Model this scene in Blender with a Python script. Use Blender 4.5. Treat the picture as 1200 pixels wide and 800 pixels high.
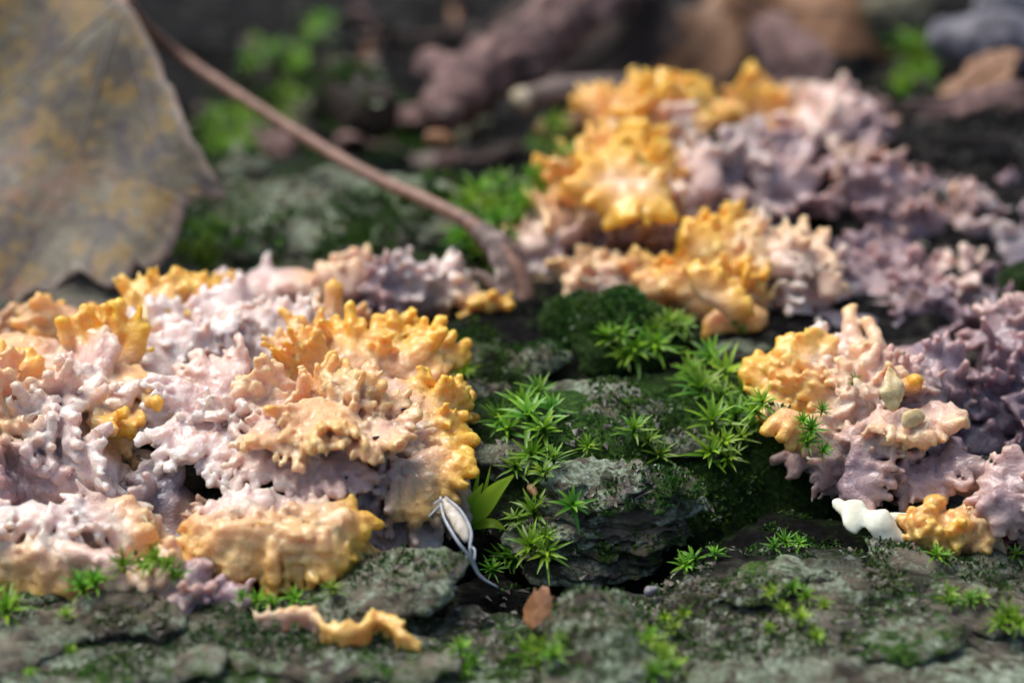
import bpy, math, random
import numpy as np
from mathutils import Vector
from mathutils.bvhtree import BVHTree

# 1 Blender unit = 1 centimetre (a macro photograph, about 12 cm across)
SC = bpy.context.scene
for o in list(bpy.data.objects):
    bpy.data.objects.remove(o)
SC.unit_settings.system = 'METRIC'
SC.unit_settings.scale_length = 0.01

# ------------------------------------------------------------------ camera
PITCH = math.radians(30.0)
DIST = 33.333
CAM = np.array([0.0, -DIST * math.cos(PITCH), DIST * math.sin(PITCH)])
FWD = np.array([0.0, math.cos(PITCH), -math.sin(PITCH)])
UPV = np.array([0.0, math.sin(PITCH), math.cos(PITCH)])
cam_data = bpy.data.cameras.new('camera')
cam_data.lens = 100.0
cam_data.sensor_width = 36.0
cam_data.clip_start = 0.1
cam_data.clip_end = 1000.0
cam_data.dof.use_dof = True
cam_data.dof.focus_distance = DIST - 3.6
cam_data.dof.aperture_fstop = 0.1 / 0.74
cam_data.dof.aperture_blades = 0
cam = bpy.data.objects.new('camera', cam_data)
SC.collection.objects.link(cam)
cam.location = CAM
cam.rotation_euler = (math.pi / 2 - PITCH, 0, 0)
SC.camera = cam

# ------------------------------------------------------------------ sky, light, exposure
SUN_EL, SUN_AZ = math.radians(60), math.radians(-50)   # from above, behind and to the left
world = bpy.data.worlds.new('World')
SC.world = world
world.use_nodes = True
wn = world.node_tree
wn.nodes.clear()
sky = wn.nodes.new('ShaderNodeTexSky')
sky.sky_type = 'NISHITA'
sky.sun_disc = False
sky.sun_elevation = SUN_EL
sky.sun_rotation = SUN_AZ
sky.dust_density = 3.0
sky.air_density = 1.0
sky.ozone_density = 0.6
bg = wn.nodes.new('ShaderNodeBackground')
bg.inputs[1].default_value = 0.07
wo = wn.nodes.new('ShaderNodeOutputWorld')
wn.links.new(sky.outputs[0], bg.inputs[0])
wn.links.new(bg.outputs[0], wo.inputs[0])
sun_d = bpy.data.lights.new('sun', 'SUN')
sun_d.energy = 1.5
sun_d.angle = math.radians(38)
sun_d.color = (1.0, 0.97, 0.93)
sun = bpy.data.objects.new('sun', sun_d)
SC.collection.objects.link(sun)
sd = Vector((math.sin(SUN_AZ) * math.cos(SUN_EL), math.cos(SUN_AZ) * math.cos(SUN_EL), math.sin(SUN_EL)))
sun.rotation_euler = sd.to_track_quat('Z', 'Y').to_euler()
sun.location = sd * 50

SC.view_settings.view_transform = 'Standard'
SC.view_settings.look = 'None'
SC.view_settings.exposure = 1.2
SC.view_settings.gamma = 1.0
SC.render.engine = 'CYCLES'
SC.cycles.use_denoising = True
SC.cycles.max_bounces = 5
SC.cycles.use_adaptive_sampling = True
SC.cycles.adaptive_threshold = 0.025

# ------------------------------------------------------------------ helpers
rng = np.random.default_rng(7)
random.seed(7)

def nrm(v):
    v = np.asarray(v, float)
    return v / (np.linalg.norm(v) + 1e-12)

def ray(px, py):
    return FWD + np.array([1.0, 0, 0]) * ((px - 600) / 1200 * .36) + UPV * ((400 - py) / 1200 * .36)

def W(px, py, z=0.0):
    """the point of the horizontal plane at height z that the photograph shows at px, py"""
    d = ray(px, py)
    return CAM + d * ((z - CAM[2]) / d[2])

def WY(px, py, y):
    d = ray(px, py)
    return CAM + d * ((y - CAM[1]) / d[1])

def Wplane(px, py, p0, n):
    d = ray(px, py)
    return CAM + d * (np.dot(np.asarray(p0) - CAM, n) / np.dot(d, n))

def proj(p):
    p = np.asarray(p, float)
    q = p - CAM
    dep = q @ FWD
    return 600 + q[..., 0] / dep / .36 * 1200, 400 - (q @ UPV) / dep / .36 * 1200

LAT = np.random.default_rng(3).random((64, 64, 64)).astype(np.float32) * 2 - 1

def noise3(x, y, z):
    """value noise, -1..1, any broadcastable arrays"""
    x, y, z = np.broadcast_arrays(np.asarray(x, np.float32), np.asarray(y, np.float32), np.asarray(z, np.float32))
    xi = np.floor(x).astype(np.int32); yi = np.floor(y).astype(np.int32); zi = np.floor(z).astype(np.int32)
    fx = x - xi; fy = y - yi; fz = z - zi
    fx = fx * fx * (3 - 2 * fx); fy = fy * fy * (3 - 2 * fy); fz = fz * fz * (3 - 2 * fz)
    x0 = xi & 63; y0 = yi & 63; z0 = zi & 63
    x1 = (xi + 1) & 63; y1 = (yi + 1) & 63; z1 = (zi + 1) & 63
    c00 = LAT[x0, y0, z0] * (1 - fx) + LAT[x1, y0, z0] * fx
    c10 = LAT[x0, y1, z0] * (1 - fx) + LAT[x1, y1, z0] * fx
    c01 = LAT[x0, y0, z1] * (1 - fx) + LAT[x1, y0, z1] * fx
    c11 = LAT[x0, y1, z1] * (1 - fx) + LAT[x1, y1, z1] * fx
    return (c00 * (1 - fy) + c10 * fy) * (1 - fz) + (c01 * (1 - fy) + c11 * fy) * fz

def fbm(x, y, z, oct=4, gain=.5):
    s = 0; a = 1.0; f = 1.0; t = 0
    for i in range(oct):
        s = s + a * noise3(x * f + 17.3 * i, y * f + 5.1 * i, z * f + 9.7 * i)
        t += a; a *= gain; f *= 2.03
    return s / t

def sstep(a, b, x):
    t = np.clip((x - a) / (b - a), 0, 1)
    return t * t * (3 - 2 * t)

COL = SC.collection

def tag(o, label=None, cat=None, group=None, kind=None):
    if label: o['label'] = label
    if cat: o['category'] = cat
    if group: o['group'] = group
    if kind: o['kind'] = kind
    return o

def empty(name, loc):
    o = bpy.data.objects.new(name, None)
    o.empty_display_size = .2
    COL.objects.link(o)
    o.location = tuple(loc)
    return o

def mesh_data(name, V, F, mat, cols=None, smooth=True):
    """V (n,3), F (m,3 or 4) arrays or list of lists"""
    me = bpy.data.meshes.new(name)
    V = np.asarray(V, np.float32)
    if isinstance(F, np.ndarray):
        k = F.shape[1]
        me.vertices.add(len(V)); me.vertices.foreach_set('co', V.ravel())
        me.loops.add(F.size); me.loops.foreach_set('vertex_index', F.astype(np.int32).ravel())
        me.polygons.add(len(F))
        me.polygons.foreach_set('loop_start', np.arange(0, F.size, k, dtype=np.int32))
        me.polygons.foreach_set('loop_total', np.full(len(F), k, np.int32))
        me.update(calc_edges=True)
    else:
        me.from_pydata([tuple(map(float, v)) for v in V], [], F)
        me.update()
    if smooth:
        me.polygons.foreach_set('use_smooth', np.ones(len(me.polygons), bool))
    if cols is not None:
        at = me.color_attributes.new('Col', 'FLOAT_COLOR', 'POINT')
        c4 = np.ones((len(V), 4), np.float32); c4[:, :3] = cols
        at.data.foreach_set('color', c4.ravel())
    me.materials.append(mat)
    return me

def add(name, me, parent=None):
    o = bpy.data.objects.new(name, me)
    COL.objects.link(o)
    if parent is not None:
        o.parent = parent
    return o

# ------------------------------------------------------------------ materials
class NT:
    def __init__(s, name):
        s.m = bpy.data.materials.new(name); s.m.use_nodes = True
        s.t = s.m.node_tree; s.t.nodes.clear()
        s.out = s.t.nodes.new('ShaderNodeOutputMaterial')
        s.p = s.n('ShaderNodeBsdfPrincipled')
        s.t.links.new(s.p.outputs[0], s.out.inputs[0])
        s.co = s.n('ShaderNodeNewGeometry').outputs['Position']
    def n(s, kind, **kw):
        x = s.t.nodes.new(kind)
        for k, v in kw.items(): setattr(x, k, v)
        return x
    def set(s, sock, v):
        if hasattr(v, 'is_output') or hasattr(v, 'links'):
            s.t.links.new(v, sock)
        else:
            sock.default_value = v
    def noise(s, scale, detail=4, rough=.55, dist=0, co=None, stretch=None):
        x = s.n('ShaderNodeTexNoise')
        c = co or s.co
        if stretch:
            mp = s.n('ShaderNodeMapping'); mp.inputs['Scale'].default_value = stretch
            s.t.links.new(c, mp.inputs[0]); c = mp.outputs[0]
        s.t.links.new(c, x.inputs['Vector'])
        x.inputs['Scale'].default_value = scale; x.inputs['Detail'].default_value = detail
        x.inputs['Roughness'].default_value = rough; x.inputs['Distortion'].default_value = dist
        return x.outputs['Fac']
    def ramp(s, fac, stops):
        x = s.n('ShaderNodeValToRGB'); s.set(x.inputs[0], fac)
        e = x.color_ramp.elements
        while len(e) < len(stops): e.new(.5)
        for q, (p, c) in zip(e, stops):
            q.position = p; q.color = (*c, 1) if len(c) == 3 else c
        return x.outputs[0]
    def rng(s, fac, a, b, lo=0., hi=1.):
        x = s.n('ShaderNodeMapRange', interpolation_type='SMOOTHSTEP'); s.set(x.inputs[0], fac)
        x.inputs[1].default_value = a; x.inputs[2].default_value = b
        x.inputs[3].default_value = lo; x.inputs[4].default_value = hi
        return x.outputs[0]
    def mix(s, f, a, b, mode='MIX'):
        x = s.n('ShaderNodeMix', data_type='RGBA', blend_type=mode)
        s.set(x.inputs[0], f)
        s.set(x.inputs[6], (*a, 1) if isinstance(a, tuple) and len(a) == 3 else a)
        s.set(x.inputs[7], (*b, 1) if isinstance(b, tuple) and len(b) == 3 else b)
        return x.outputs[2]
    def math(s, op, a, b=0.):
        x = s.n('ShaderNodeMath', operation=op); s.set(x.inputs[0], a); s.set(x.inputs[1], b)
        return x.outputs[0]
    def attr(s, name='Col'):
        return s.n('ShaderNodeAttribute', attribute_name=name)
    def bump(s, h, strength=.4, dist=.02):
        x = s.n('ShaderNodeBump'); s.set(x.inputs['Height'], h)
        x.inputs['Strength'].default_value = strength; x.inputs['Distance'].default_value = dist
        s.t.links.new(x.outputs[0], s.p.inputs['Normal'])
    def base(s, c): s.set(s.p.inputs['Base Color'], (*c, 1) if isinstance(c, tuple) and len(c) == 3 else c)
    def rough(s, r): s.set(s.p.inputs['Roughness'], r)
    def sss(s, w, radius, scale=1.):
        s.p.inputs['Subsurface Weight'].default_value = w
        s.p.inputs['Subsurface Radius'].default_value = radius
        s.p.inputs['Subsurface Scale'].default_value = scale

def mat_fungus():
    t = NT('fungus_flesh')
    c = t.attr().outputs['Color']
    pale = t.rng(t.noise(7, 6, .7), .50, .70, 0, .42)
    lt = t.mix(1., c, (1.3, 1.3, 1.32), 'MULTIPLY')
    c = t.mix(pale, c, t.mix(.22, lt, (.85, .74, .70)))
    blot = t.rng(t.noise(3.1, 4, .6, 1.), .45, .70, 0, .42)
    c2 = t.mix(blot, c, t.mix(1., c, (.84, .70, .68), 'MULTIPLY'))
    t.base(c2)
    t.rough(t.rng(t.noise(9, 3), .3, .7, .12, .34))
    t.sss(.6, (.22, .10, .05), .9)
    t.p.inputs['Coat Weight'].default_value = .6
    t.p.inputs['Coat Roughness'].default_value = .16
    t.p.inputs['Specular IOR Level'].default_value = .5
    h = t.math('ADD', t.noise(13, 6, .62, 1.2), t.math('MULTIPLY', t.noise(38, 3, .6), .45))
    t.bump(h, .65, .045)
    return t.m

def mat_bark(name='bark', tint=(1, 1, 1), pink=0.):
    """colour attribute: R moss film, G wet dark rotten wood plus shade painted into crevices, B pale lichen"""
    t = NT(name)
    a = t.attr(); sep = t.n('ShaderNodeSeparateColor'); t.t.links.new(a.outputs['Color'], sep.inputs[0])
    n1 = t.noise(2.2, 8, .68, .4, stretch=(.6, 1., 1.3))
    basec = t.ramp(n1, [(.28, (.010, .008, .008)), (.44, (.046, .040, .034)), (.56, (.145, .125, .10)), (.72, (.27, .245, .20))])
    basec = t.mix(1., basec, tint, 'MULTIPLY')
    n2 = t.noise(5.5, 7, .72, .6)
    li = t.math('MULTIPLY', t.rng(t.math('ADD', n2, t.math('MULTIPLY', t.noise(.8, 3), .5)), .70, .83), sep.outputs[2])
    lich = t.ramp(t.noise(16, 7, .75), [(.30, (.06, .075, .045)), (.45, (.20, .24, .15)), (.58, (.38, .44, .33)), (.72, (.66, .71, .62))])
    c = t.mix(li, basec, lich)
    n3 = t.noise(6.5, 7, .75)
    mo = t.rng(t.math('ADD', n3, t.math('MULTIPLY', sep.outputs[0], .42)), .66, .82)
    mossc = t.ramp(t.noise(17, 5, .7), [(.3, (.006, .016, .005)), (.5, (.03, .075, .012)), (.68, (.10, .20, .025)), (.85, (.22, .34, .06))])
    c = t.mix(mo, c, mossc)
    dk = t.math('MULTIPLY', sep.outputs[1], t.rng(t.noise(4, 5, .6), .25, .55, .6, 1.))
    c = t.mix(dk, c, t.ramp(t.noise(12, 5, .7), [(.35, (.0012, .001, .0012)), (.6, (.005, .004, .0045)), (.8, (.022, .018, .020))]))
    t.base(c)
    t.rough(t.rng(t.noise(8, 4), .35, .65, .5, .9))
    h = t.math('ADD', t.noise(9, 8, .7, .5, stretch=(.7, 1, 1.6)), t.math('MULTIPLY', t.noise(45, 4, .7), .4))
    t.bump(h, .9, .08)
    t.p.inputs['Specular IOR Level'].default_value = .10
    return t.m

def mat_green(name, c0, c1, c2):
    t = NT(name)
    a = t.attr(); sep = t.n('ShaderNodeSeparateColor'); t.t.links.new(a.outputs['Color'], sep.inputs[0])
    oi = t.n('ShaderNodeObjectInfo').outputs['Random']
    c = t.ramp(sep.outputs[0], [(0., c0), (.55, c1), (1., c2)])
    v = t.rng(oi, 0, 1, .75, 1.2)
    hs = t.n('ShaderNodeHueSaturation'); t.set(hs.inputs['Value'], v); t.set(hs.inputs['Color'], c)
    t.set(hs.inputs['Hue'], t.rng(t.noise(1.3, 2), .3, .7, .475, .525))
    t.base(hs.outputs[0])
    t.rough(.38)
    t.p.inputs['Transmission Weight'].default_value = 0
    tr = t.n('ShaderNodeBsdfTranslucent'); t.set(tr.inputs[0], hs.outputs[0])
    mx = t.n('ShaderNodeMixShader'); mx.inputs[0].default_value = .3
    t.t.links.new(t.p.outputs[0], mx.inputs[1]); t.t.links.new(tr.outputs[0], mx.inputs[2])
    t.t.links.new(mx.outputs[0], t.out.inputs[0])
    return t.m

def mat_simple(name, stops, scale=5., rough=.6, bump=.5, bdist=.03, sss=None, stretch=None, detail=6):
    t = NT(name)
    n = t.noise(scale, detail, .65, .4, stretch=stretch)
    t.base(t.ramp(n, stops)); t.rough(rough)
    t.bump(t.noise(scale * 3, 6, .65, stretch=stretch), bump, bdist)
    if sss: t.sss(*sss)
    return t.m

def mat_leaf():
    t = NT('dead_leaf_blade')
    n = t.noise(1.6, 8, .72, .3)
    c = t.ramp(n, [(.32, (.022, .018, .018)), (.44, (.06, .045, .026)), (.54, (.10, .085, .046)), (.68, (.17, .155, .115))])
    y = t.rng(t.noise(2.1, 6, .66, .6), .50, .57, 0, .85)
    c = t.mix(y, c, (.19, .115, .018))
    o = t.rng(t.noise(1.15, 4, .6), .55, .66, 0, .6)
    c = t.mix(o, c, (.20, .085, .045))
    d = t.rng(t.noise(1.6, 5, .7, .5, stretch=(1.3, 1, .8)), .53, .62, 0, .8)
    c = t.mix(d, c, (.04, .03, .034))
    rim = t.attr().outputs['Color']
    c = t.mix(rim, c, (.26, .20, .16))
    t.base(c); t.rough(.55)
    t.bump(t.noise(6, 6, .6), .5, .05)
    return t.m

M = {}
M['fungus'] = mat_fungus()
M['bark'] = mat_bark('log_bark')
M['plate'] = mat_bark('bark_plate', (1.15, 1.1, 1.0))
M['moss'] = mat_green('moss_leaf', (.025, .075, .004), (.11, .27, .010), (.36, .60, .04))
M['fuzz'] = mat_green('moss_fuzz', (.012, .035, .006), (.04, .10, .012), (.14, .26, .04))
M['leaf'] = mat_leaf()
M['petiole'] = mat_simple('leaf_stalk', [(.3, (.10, .05, .035)), (.5, (.22, .115, .075)), (.7, (.34, .20, .14))], 4, .5, .5, .03, stretch=(1, 1, .5))
M['stalkbase'] = mat_simple('leaf_stalk_base', [(.36, (.07, .045, .035)), (.5, (.19, .13, .105)), (.64, (.40, .31, .28))], 3.5, .6, .5, .03)
M['husk'] = mat_simple('dry_husk', [(.3, (.30, .24, .16)), (.5, (.55, .48, .38)), (.7, (.74, .70, .62))], 9, .55, .4, .02)
M['seed'] = mat_simple('seed_coat', [(.3, (.42, .26, .09)), (.5, (.66, .50, .24)), (.7, (.80, .70, .48))], 9, .45, .4, .02)
M['awn'] = mat_simple('pale_awn', [(.3, (.34, .37, .40)), (.7, (.56, .60, .64))], 12, .5, .3, .01)
M['cream'] = mat_simple('cream_flesh', [(.3, (.62, .60, .42)), (.55, (.76, .75, .60)), (.75, (.84, .84, .74))], 5, .5, .3, .02, sss=(.3, (.2, .15, .08), .6))
M['brownleaf'] = mat_simple('brown_leaf', [(.3, (.13, .055, .025)), (.5, (.27, .125, .05)), (.7, (.42, .23, .12))], 4, .5, .5, .03)
M['stick'] = mat_simple('stick_bark', [(.36, (.02, .012, .012)), (.5, (.13, .07, .062)), (.64, (.34, .21, .18))], 1.6, .8, .8, .08)
M['twig'] = mat_simple('twig_wood', [(.3, (.07, .05, .04)), (.5, (.19, .14, .12)), (.7, (.33, .27, .22))], 3, .7, .6, .05, stretch=(.4, 1, 1))
M['palewood'] = mat_simple('pale_wood', [(.3, (.35, .28, .17)), (.7, (.58, .50, .36))], 5, .7, .4, .03)
M['stone'] = mat_simple('grey_stone', [(.36, (.04, .04, .05)), (.5, (.12, .115, .14)), (.64, (.27, .255, .27))], 2.5, .7, .5, .05)
M['litter'] = mat_simple('dark_litter', [(.3, (.008, .006, .005)), (.5, (.035, .02, .014)), (.72, (.10, .055, .035))], 2.2, .7, .7, .08)
M['red'] = mat_simple('dark_red_flake', [(.3, (.06, .010, .012)), (.7, (.14, .02, .025))], 8, .35, .3, .02)
M['speck'] = mat_simple('black_speck', [(.3, (.004, .004, .004)), (.7, (.02, .015, .012))], 20, .4, .2, .01)
M['slab'] = mat_bark('bark_slab', (1.5, 1.6, 1.35))

# ------------------------------------------------------------------ solid modelling: rounded cones blended on a grid
def surface_nets(f, org, h):
    s = f < 0
    nx, ny, nz = f.shape
    c = s[:-1, :-1, :-1].astype(np.int8)
    cnt = np.zeros_like(c)
    for dx in (0, 1):
        for dy in (0, 1):
            for dz in (0, 1):
                cnt += s[dx:nx - 1 + dx, dy:ny - 1 + dy, dz:nz - 1 + dz]
    act = (cnt > 0) & (cnt < 8)
    ijk = np.argwhere(act)
    if len(ijk) < 8:
        return None
    idx = np.full(act.shape, -1, np.int32)
    idx[act] = np.arange(len(ijk))
    acc = np.zeros((len(ijk), 3)); num = np.zeros(len(ijk))
    i, j, k = ijk.T
    cs = [(a, b, d) for a in (0, 1) for b in (0, 1) for d in (0, 1)]
    val = {q: f[i + q[0], j + q[1], k + q[2]] for q in cs}
    for a in cs:
        for ax in range(3):
            if a[ax] == 0:
                b = list(a); b[ax] = 1; b = tuple(b)
                va, vb = val[a], val[b]
                m = (va < 0) != (vb < 0)
                t = np.where(m, va / np.where(m, va - vb, 1), 0)
                p = np.tile(np.array(a, float), (len(ijk), 1)); p[:, ax] += t
                acc[m] += p[m]; num[m] += 1
    V = (ijk + acc / num[:, None]) * h + org
    Fs = []
    for ax in range(3):
        o1, o2 = [(1, 2), (2, 0), (0, 1)][ax]
        A = s
        lo = [slice(None)] * 3; hi = [slice(None)] * 3
        lo[ax] = slice(0, -1); hi[ax] = slice(1, None)
        for o in (o1, o2):
            lo[o] = slice(1, -1); hi[o] = slice(1, -1)
        e0, e1 = A[tuple(lo)], A[tuple(hi)]
        for flip, msk in ((False, e0 & ~e1), (True, ~e0 & e1)):
            q = np.argwhere(msk)
            if not len(q): continue
            q[:, o1] += 1; q[:, o2] += 1
            def g(d1, d2):
                r = q.copy(); r[:, o1] -= d1; r[:, o2] -= d2
                return idx[r[:, 0], r[:, 1], r[:, 2]]
            quad = [g(1, 1), g(0, 1), g(0, 0), g(1, 0)]
            if flip: quad = quad[::-1]
            Fs.append(np.stack(quad, 1))
    F = np.concatenate(Fs)
    F = F[(F >= 0).all(1)]
    return V, F

class Solid:
    """rounded-cone chains (points, radii, colours) in groups; the groups meet without gaps and become parts"""
    def __init__(s, res=.035, k=.06):
        s.res = res; s.k = k; s.pr = []; s.ng = 0; s.names = []; s.labels = []
    def group(s, name, label=None):
        s.names.append(name); s.labels.append(label); s.ng += 1
        return s.ng - 1
    def chain(s, g, pts, rad, col, k=None, squash=None):
        pts = np.asarray(pts, float)
        rad = np.broadcast_to(np.asarray(rad, float), (len(pts),))
        col = np.asarray(col, float)
        if col.ndim == 1: col = np.tile(col, (len(pts), 1))
        s.pr.append((g, pts, rad, col, k or s.k, squash))
    def blob(s, g, c, r, col, k=.15):
        """ellipsoid"""
        s.pr.append((g, np.asarray(c, float), np.asarray(r, float), np.asarray(col, float), k, 'E'))
    def build(s, noise=((.03, 7.), (.012, 17.)), aniso=(1, 1, 1), floor=None, wkc=.07):
        h = s.res; pad = .17
        lo = np.full(3, 1e9); hi = -lo
        for g, p, r, c, k, q in s.pr:
            if isinstance(q, str): a, b = p - r, p + r
            else: a, b = (p - r[:, None]).min(0), (p + r[:, None]).max(0)
            lo = np.minimum(lo, a); hi = np.maximum(hi, b)
        lo -= .25; hi += .25
        n = np.ceil((hi - lo) / h).astype(int) + 1
        ax = [lo[i] + np.arange(n[i], dtype=np.float32) * h for i in range(3)]
        f = np.full(n, 1., np.float32); b1 = f.copy(); b2 = f.copy(); bi = np.full(n, -1, np.int16)
        cs = np.zeros((*n, 3), np.float32); ws = np.zeros(n, np.float32)
        D = {}; boxes = {}
        for g in range(s.ng):
            mine = [q for q in s.pr if q[0] == g]
            if not mine: continue
            l2 = np.full(3, 1e9); h2 = -l2
            for _, p, r, c, k, q in mine:
                if isinstance(q, str): a, b = p - r, p + r
                else: a, b = (p - r[:, None]).min(0), (p + r[:, None]).max(0)
                l2 = np.minimum(l2, a); h2 = np.maximum(h2, b)
            i0 = np.clip(np.floor((l2 - pad - lo) / h).astype(int), 0, n - 1)
            i1 = np.clip(np.ceil((h2 + pad - lo) / h).astype(int) + 1, 1, n)
            dg = np.full(i1 - i0, 1., np.float32)
            boxes[g] = (i0, i1)
            for _, p, r, c, k, q in mine:
                segs = [(p, p, r, r, c, c)] if isinstance(q, str) else [(p[m], p[m + 1], r[m], r[m + 1], c[m], c[m + 1]) for m in range(len(p) - 1)]
                for a, b, ra, rb, ca, cb in segs:
                    if isinstance(q, str): A, B = a - ra, a + ra
                    else:
                        rm = max(ra, rb); A, B = np.minimum(a, b) - rm, np.maximum(a, b) + rm
                    j0 = np.maximum(np.floor((A - pad - lo) / h).astype(int), i0)
                    j1 = np.minimum(np.ceil((B + pad - lo) / h).astype(int) + 1, i1)
                    if (j1 <= j0).any(): continue
                    X = ax[0][j0[0]:j1[0], None, None]; Y = ax[1][None, j0[1]:j1[1], None]; Z = ax[2][None, None, j0[2]:j1[2]]
                    if isinstance(q, str):
                        e = np.sqrt(((X - a[0]) / ra[0]) ** 2 + ((Y - a[1]) / ra[1]) ** 2 + ((Z - a[2]) / ra[2]) ** 2)
                        d = ((e - 1) * float(ra.min() * .5 + ra.mean() * .5)).astype(np.float32); col = ca
                    else:
                        ab = b - a; L2 = ab @ ab + 1e-9
                        x, y, z = X - a[0], Y - a[1], Z - a[2]
                        t = np.clip((x * ab[0] + y * ab[1] + z * ab[2]) / L2, 0, 1).astype(np.float32)
                        ex, ey, ez = x - t * ab[0], y - t * ab[1], z - t * ab[2]
                        d2 = ex * ex + ey * ey + ez * ez
                        if q is not None:   # flattened along a direction
                            nv, fac = q
                            dn = ex * nv[0] + ey * nv[1] + ez * nv[2]
                            d2 = d2 + (fac * fac - 1) * dn * dn
                        d = (np.sqrt(d2) - (ra + (rb - ra) * t)).astype(np.float32)
                        if q is not None: d = d / (1 + .5 * (q[1] - 1))
                        col = ca + (cb - ca) * t[..., None]
                    sl = tuple(slice(j0[m], j1[m]) for m in range(3))
                    sg = tuple(slice(j0[m] - i0[m], j1[m] - i0[m]) for m in range(3))
                    w = np.exp(-np.clip(d, -.15, 1) / wkc).astype(np.float32)
                    cs[sl] += w[..., None] * col; ws[sl] += w
                    o = dg[sg]
                    hh = np.clip(.5 + .5 * (o - d) / k, 0, 1)
                    dg[sg] = o + (d - o) * hh - k * hh * (1 - hh)
            sl = tuple(slice(i0[m], i1[m]) for m in range(3))
            o = f[sl]; k = s.k
            hh = np.clip(.5 + .5 * (o - dg) / k, 0, 1)
            f[sl] = o + (dg - o) * hh - k * hh * (1 - hh)
            B1, B2, BI = b1[sl], b2[sl], bi[sl]
            better = dg < B1
            b2[sl] = np.where(better, B1, np.minimum(B2, dg)); b1[sl] = np.where(better, dg, B1)
            bi[sl] = np.where(better, g, BI)
            D[g] = dg
        m = np.abs(f) < .12
        q = np.argwhere(m)
        P = q * h + lo
        dn = np.zeros(len(q), np.float32)
        for amp, fr, *rg in noise:
            nv_ = noise3(P[:, 0] * fr * aniso[0] + 3.1, P[:, 1] * fr * aniso[1] + 1.7, P[:, 2] * fr * aniso[2])
            dn += amp * ((.8 - np.abs(nv_) * 2.4) if rg else nv_)      # folded: rounded swellings with creases between
        f[m] += dn
        out = []
        for g in D:
            i0, i1 = boxes[g]
            sl = tuple(slice(i0[m], i1[m]) for m in range(3))
            other = np.where(bi[sl] == g, b2[sl], b1[sl])
            if s.ng > 1:     # each part runs on a little under its neighbour, so that no gap opens between them
                ov = .5 * (D[g] - other)
                fg = np.maximum(f[sl] + .5 * np.maximum(ov, 0), ov - .07)
            else:
                fg = f[sl].copy()
            if floor is not None:
                fg = np.maximum(fg, floor - ax[2][None, None, i0[2]:i1[2]])
            fg[0] = fg[-1] = 1; fg[:, 0] = fg[:, -1] = 1; fg[:, :, 0] = fg[:, :, -1] = 1
            r = surface_nets(fg, lo + i0 * h, h)
            if r is None or len(r[1]) < 30: continue
            V, F = r
            vi = np.clip(np.round((V - lo) / h).astype(int), 0, n - 1)
            c = cs[vi[:, 0], vi[:, 1], vi[:, 2]] / np.maximum(ws[vi[:, 0], vi[:, 1], vi[:, 2]], 1e-6)[:, None]
            out.append((s.names[g], s.labels[g], V, F, np.clip(c, 0, 1)))
        return out

FUNGI = []
BARKS = []      # (V, F) of everything placed so far, for resting things on it

def emit(solid, name, label, cat, mat, group=None, colfun=None, **kw):
    parts = solid.build(**kw)
    allV = np.concatenate([p[2] for p in parts])
    base = np.array([*(allV[:, :2].mean(0)), allV[:, 2].min()])
    n = 0
    for nm, lb, V, F, c in parts:
        (FUNGI if cat == 'fungus' else BARKS).append((V, F))
    if len(parts) == 1:
        nm, lb, V, F, c = parts[0]
        if colfun: c = colfun(V)
        o = add(name, mesh_data(name, V - base, F, mat, c)); o.location = base
        return tag(o, label, cat, group)
    root = tag(empty(name, base), label, cat, group)
    for nm, lb, V, F, c in parts:
        if colfun: c = colfun(V)
        o = add(nm, mesh_data(nm, V - base, F, mat, c), root)
        if lb: o['label'] = lb
    return root

# ------------------------------------------------------------------ the log surface
def seg_d(u, v, pts):
    """distance of pixels u,v from a polyline of ground points"""
    d = np.full(np.shape(u), 1e9)
    for (a, b), (c, e) in zip(pts[:-1], pts[1:]):
        L = (c - a) ** 2 + (e - b) ** 2 + 1e-9
        t = np.clip(((u - a) * (c - a) + (v - b) * (e - b)) / L, 0, 1)
        d = np.minimum(d, np.hypot(u - a - t * (c - a), (v - b - t * (e - b)) * 1.6))
    return d

def ell(u, v, cu, cv, ru, rv, soft=.35):
    e = np.hypot((u - cu) / ru, (v - cv) / rv)
    return 1 - sstep(1 - soft, 1 + soft, e)

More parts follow.
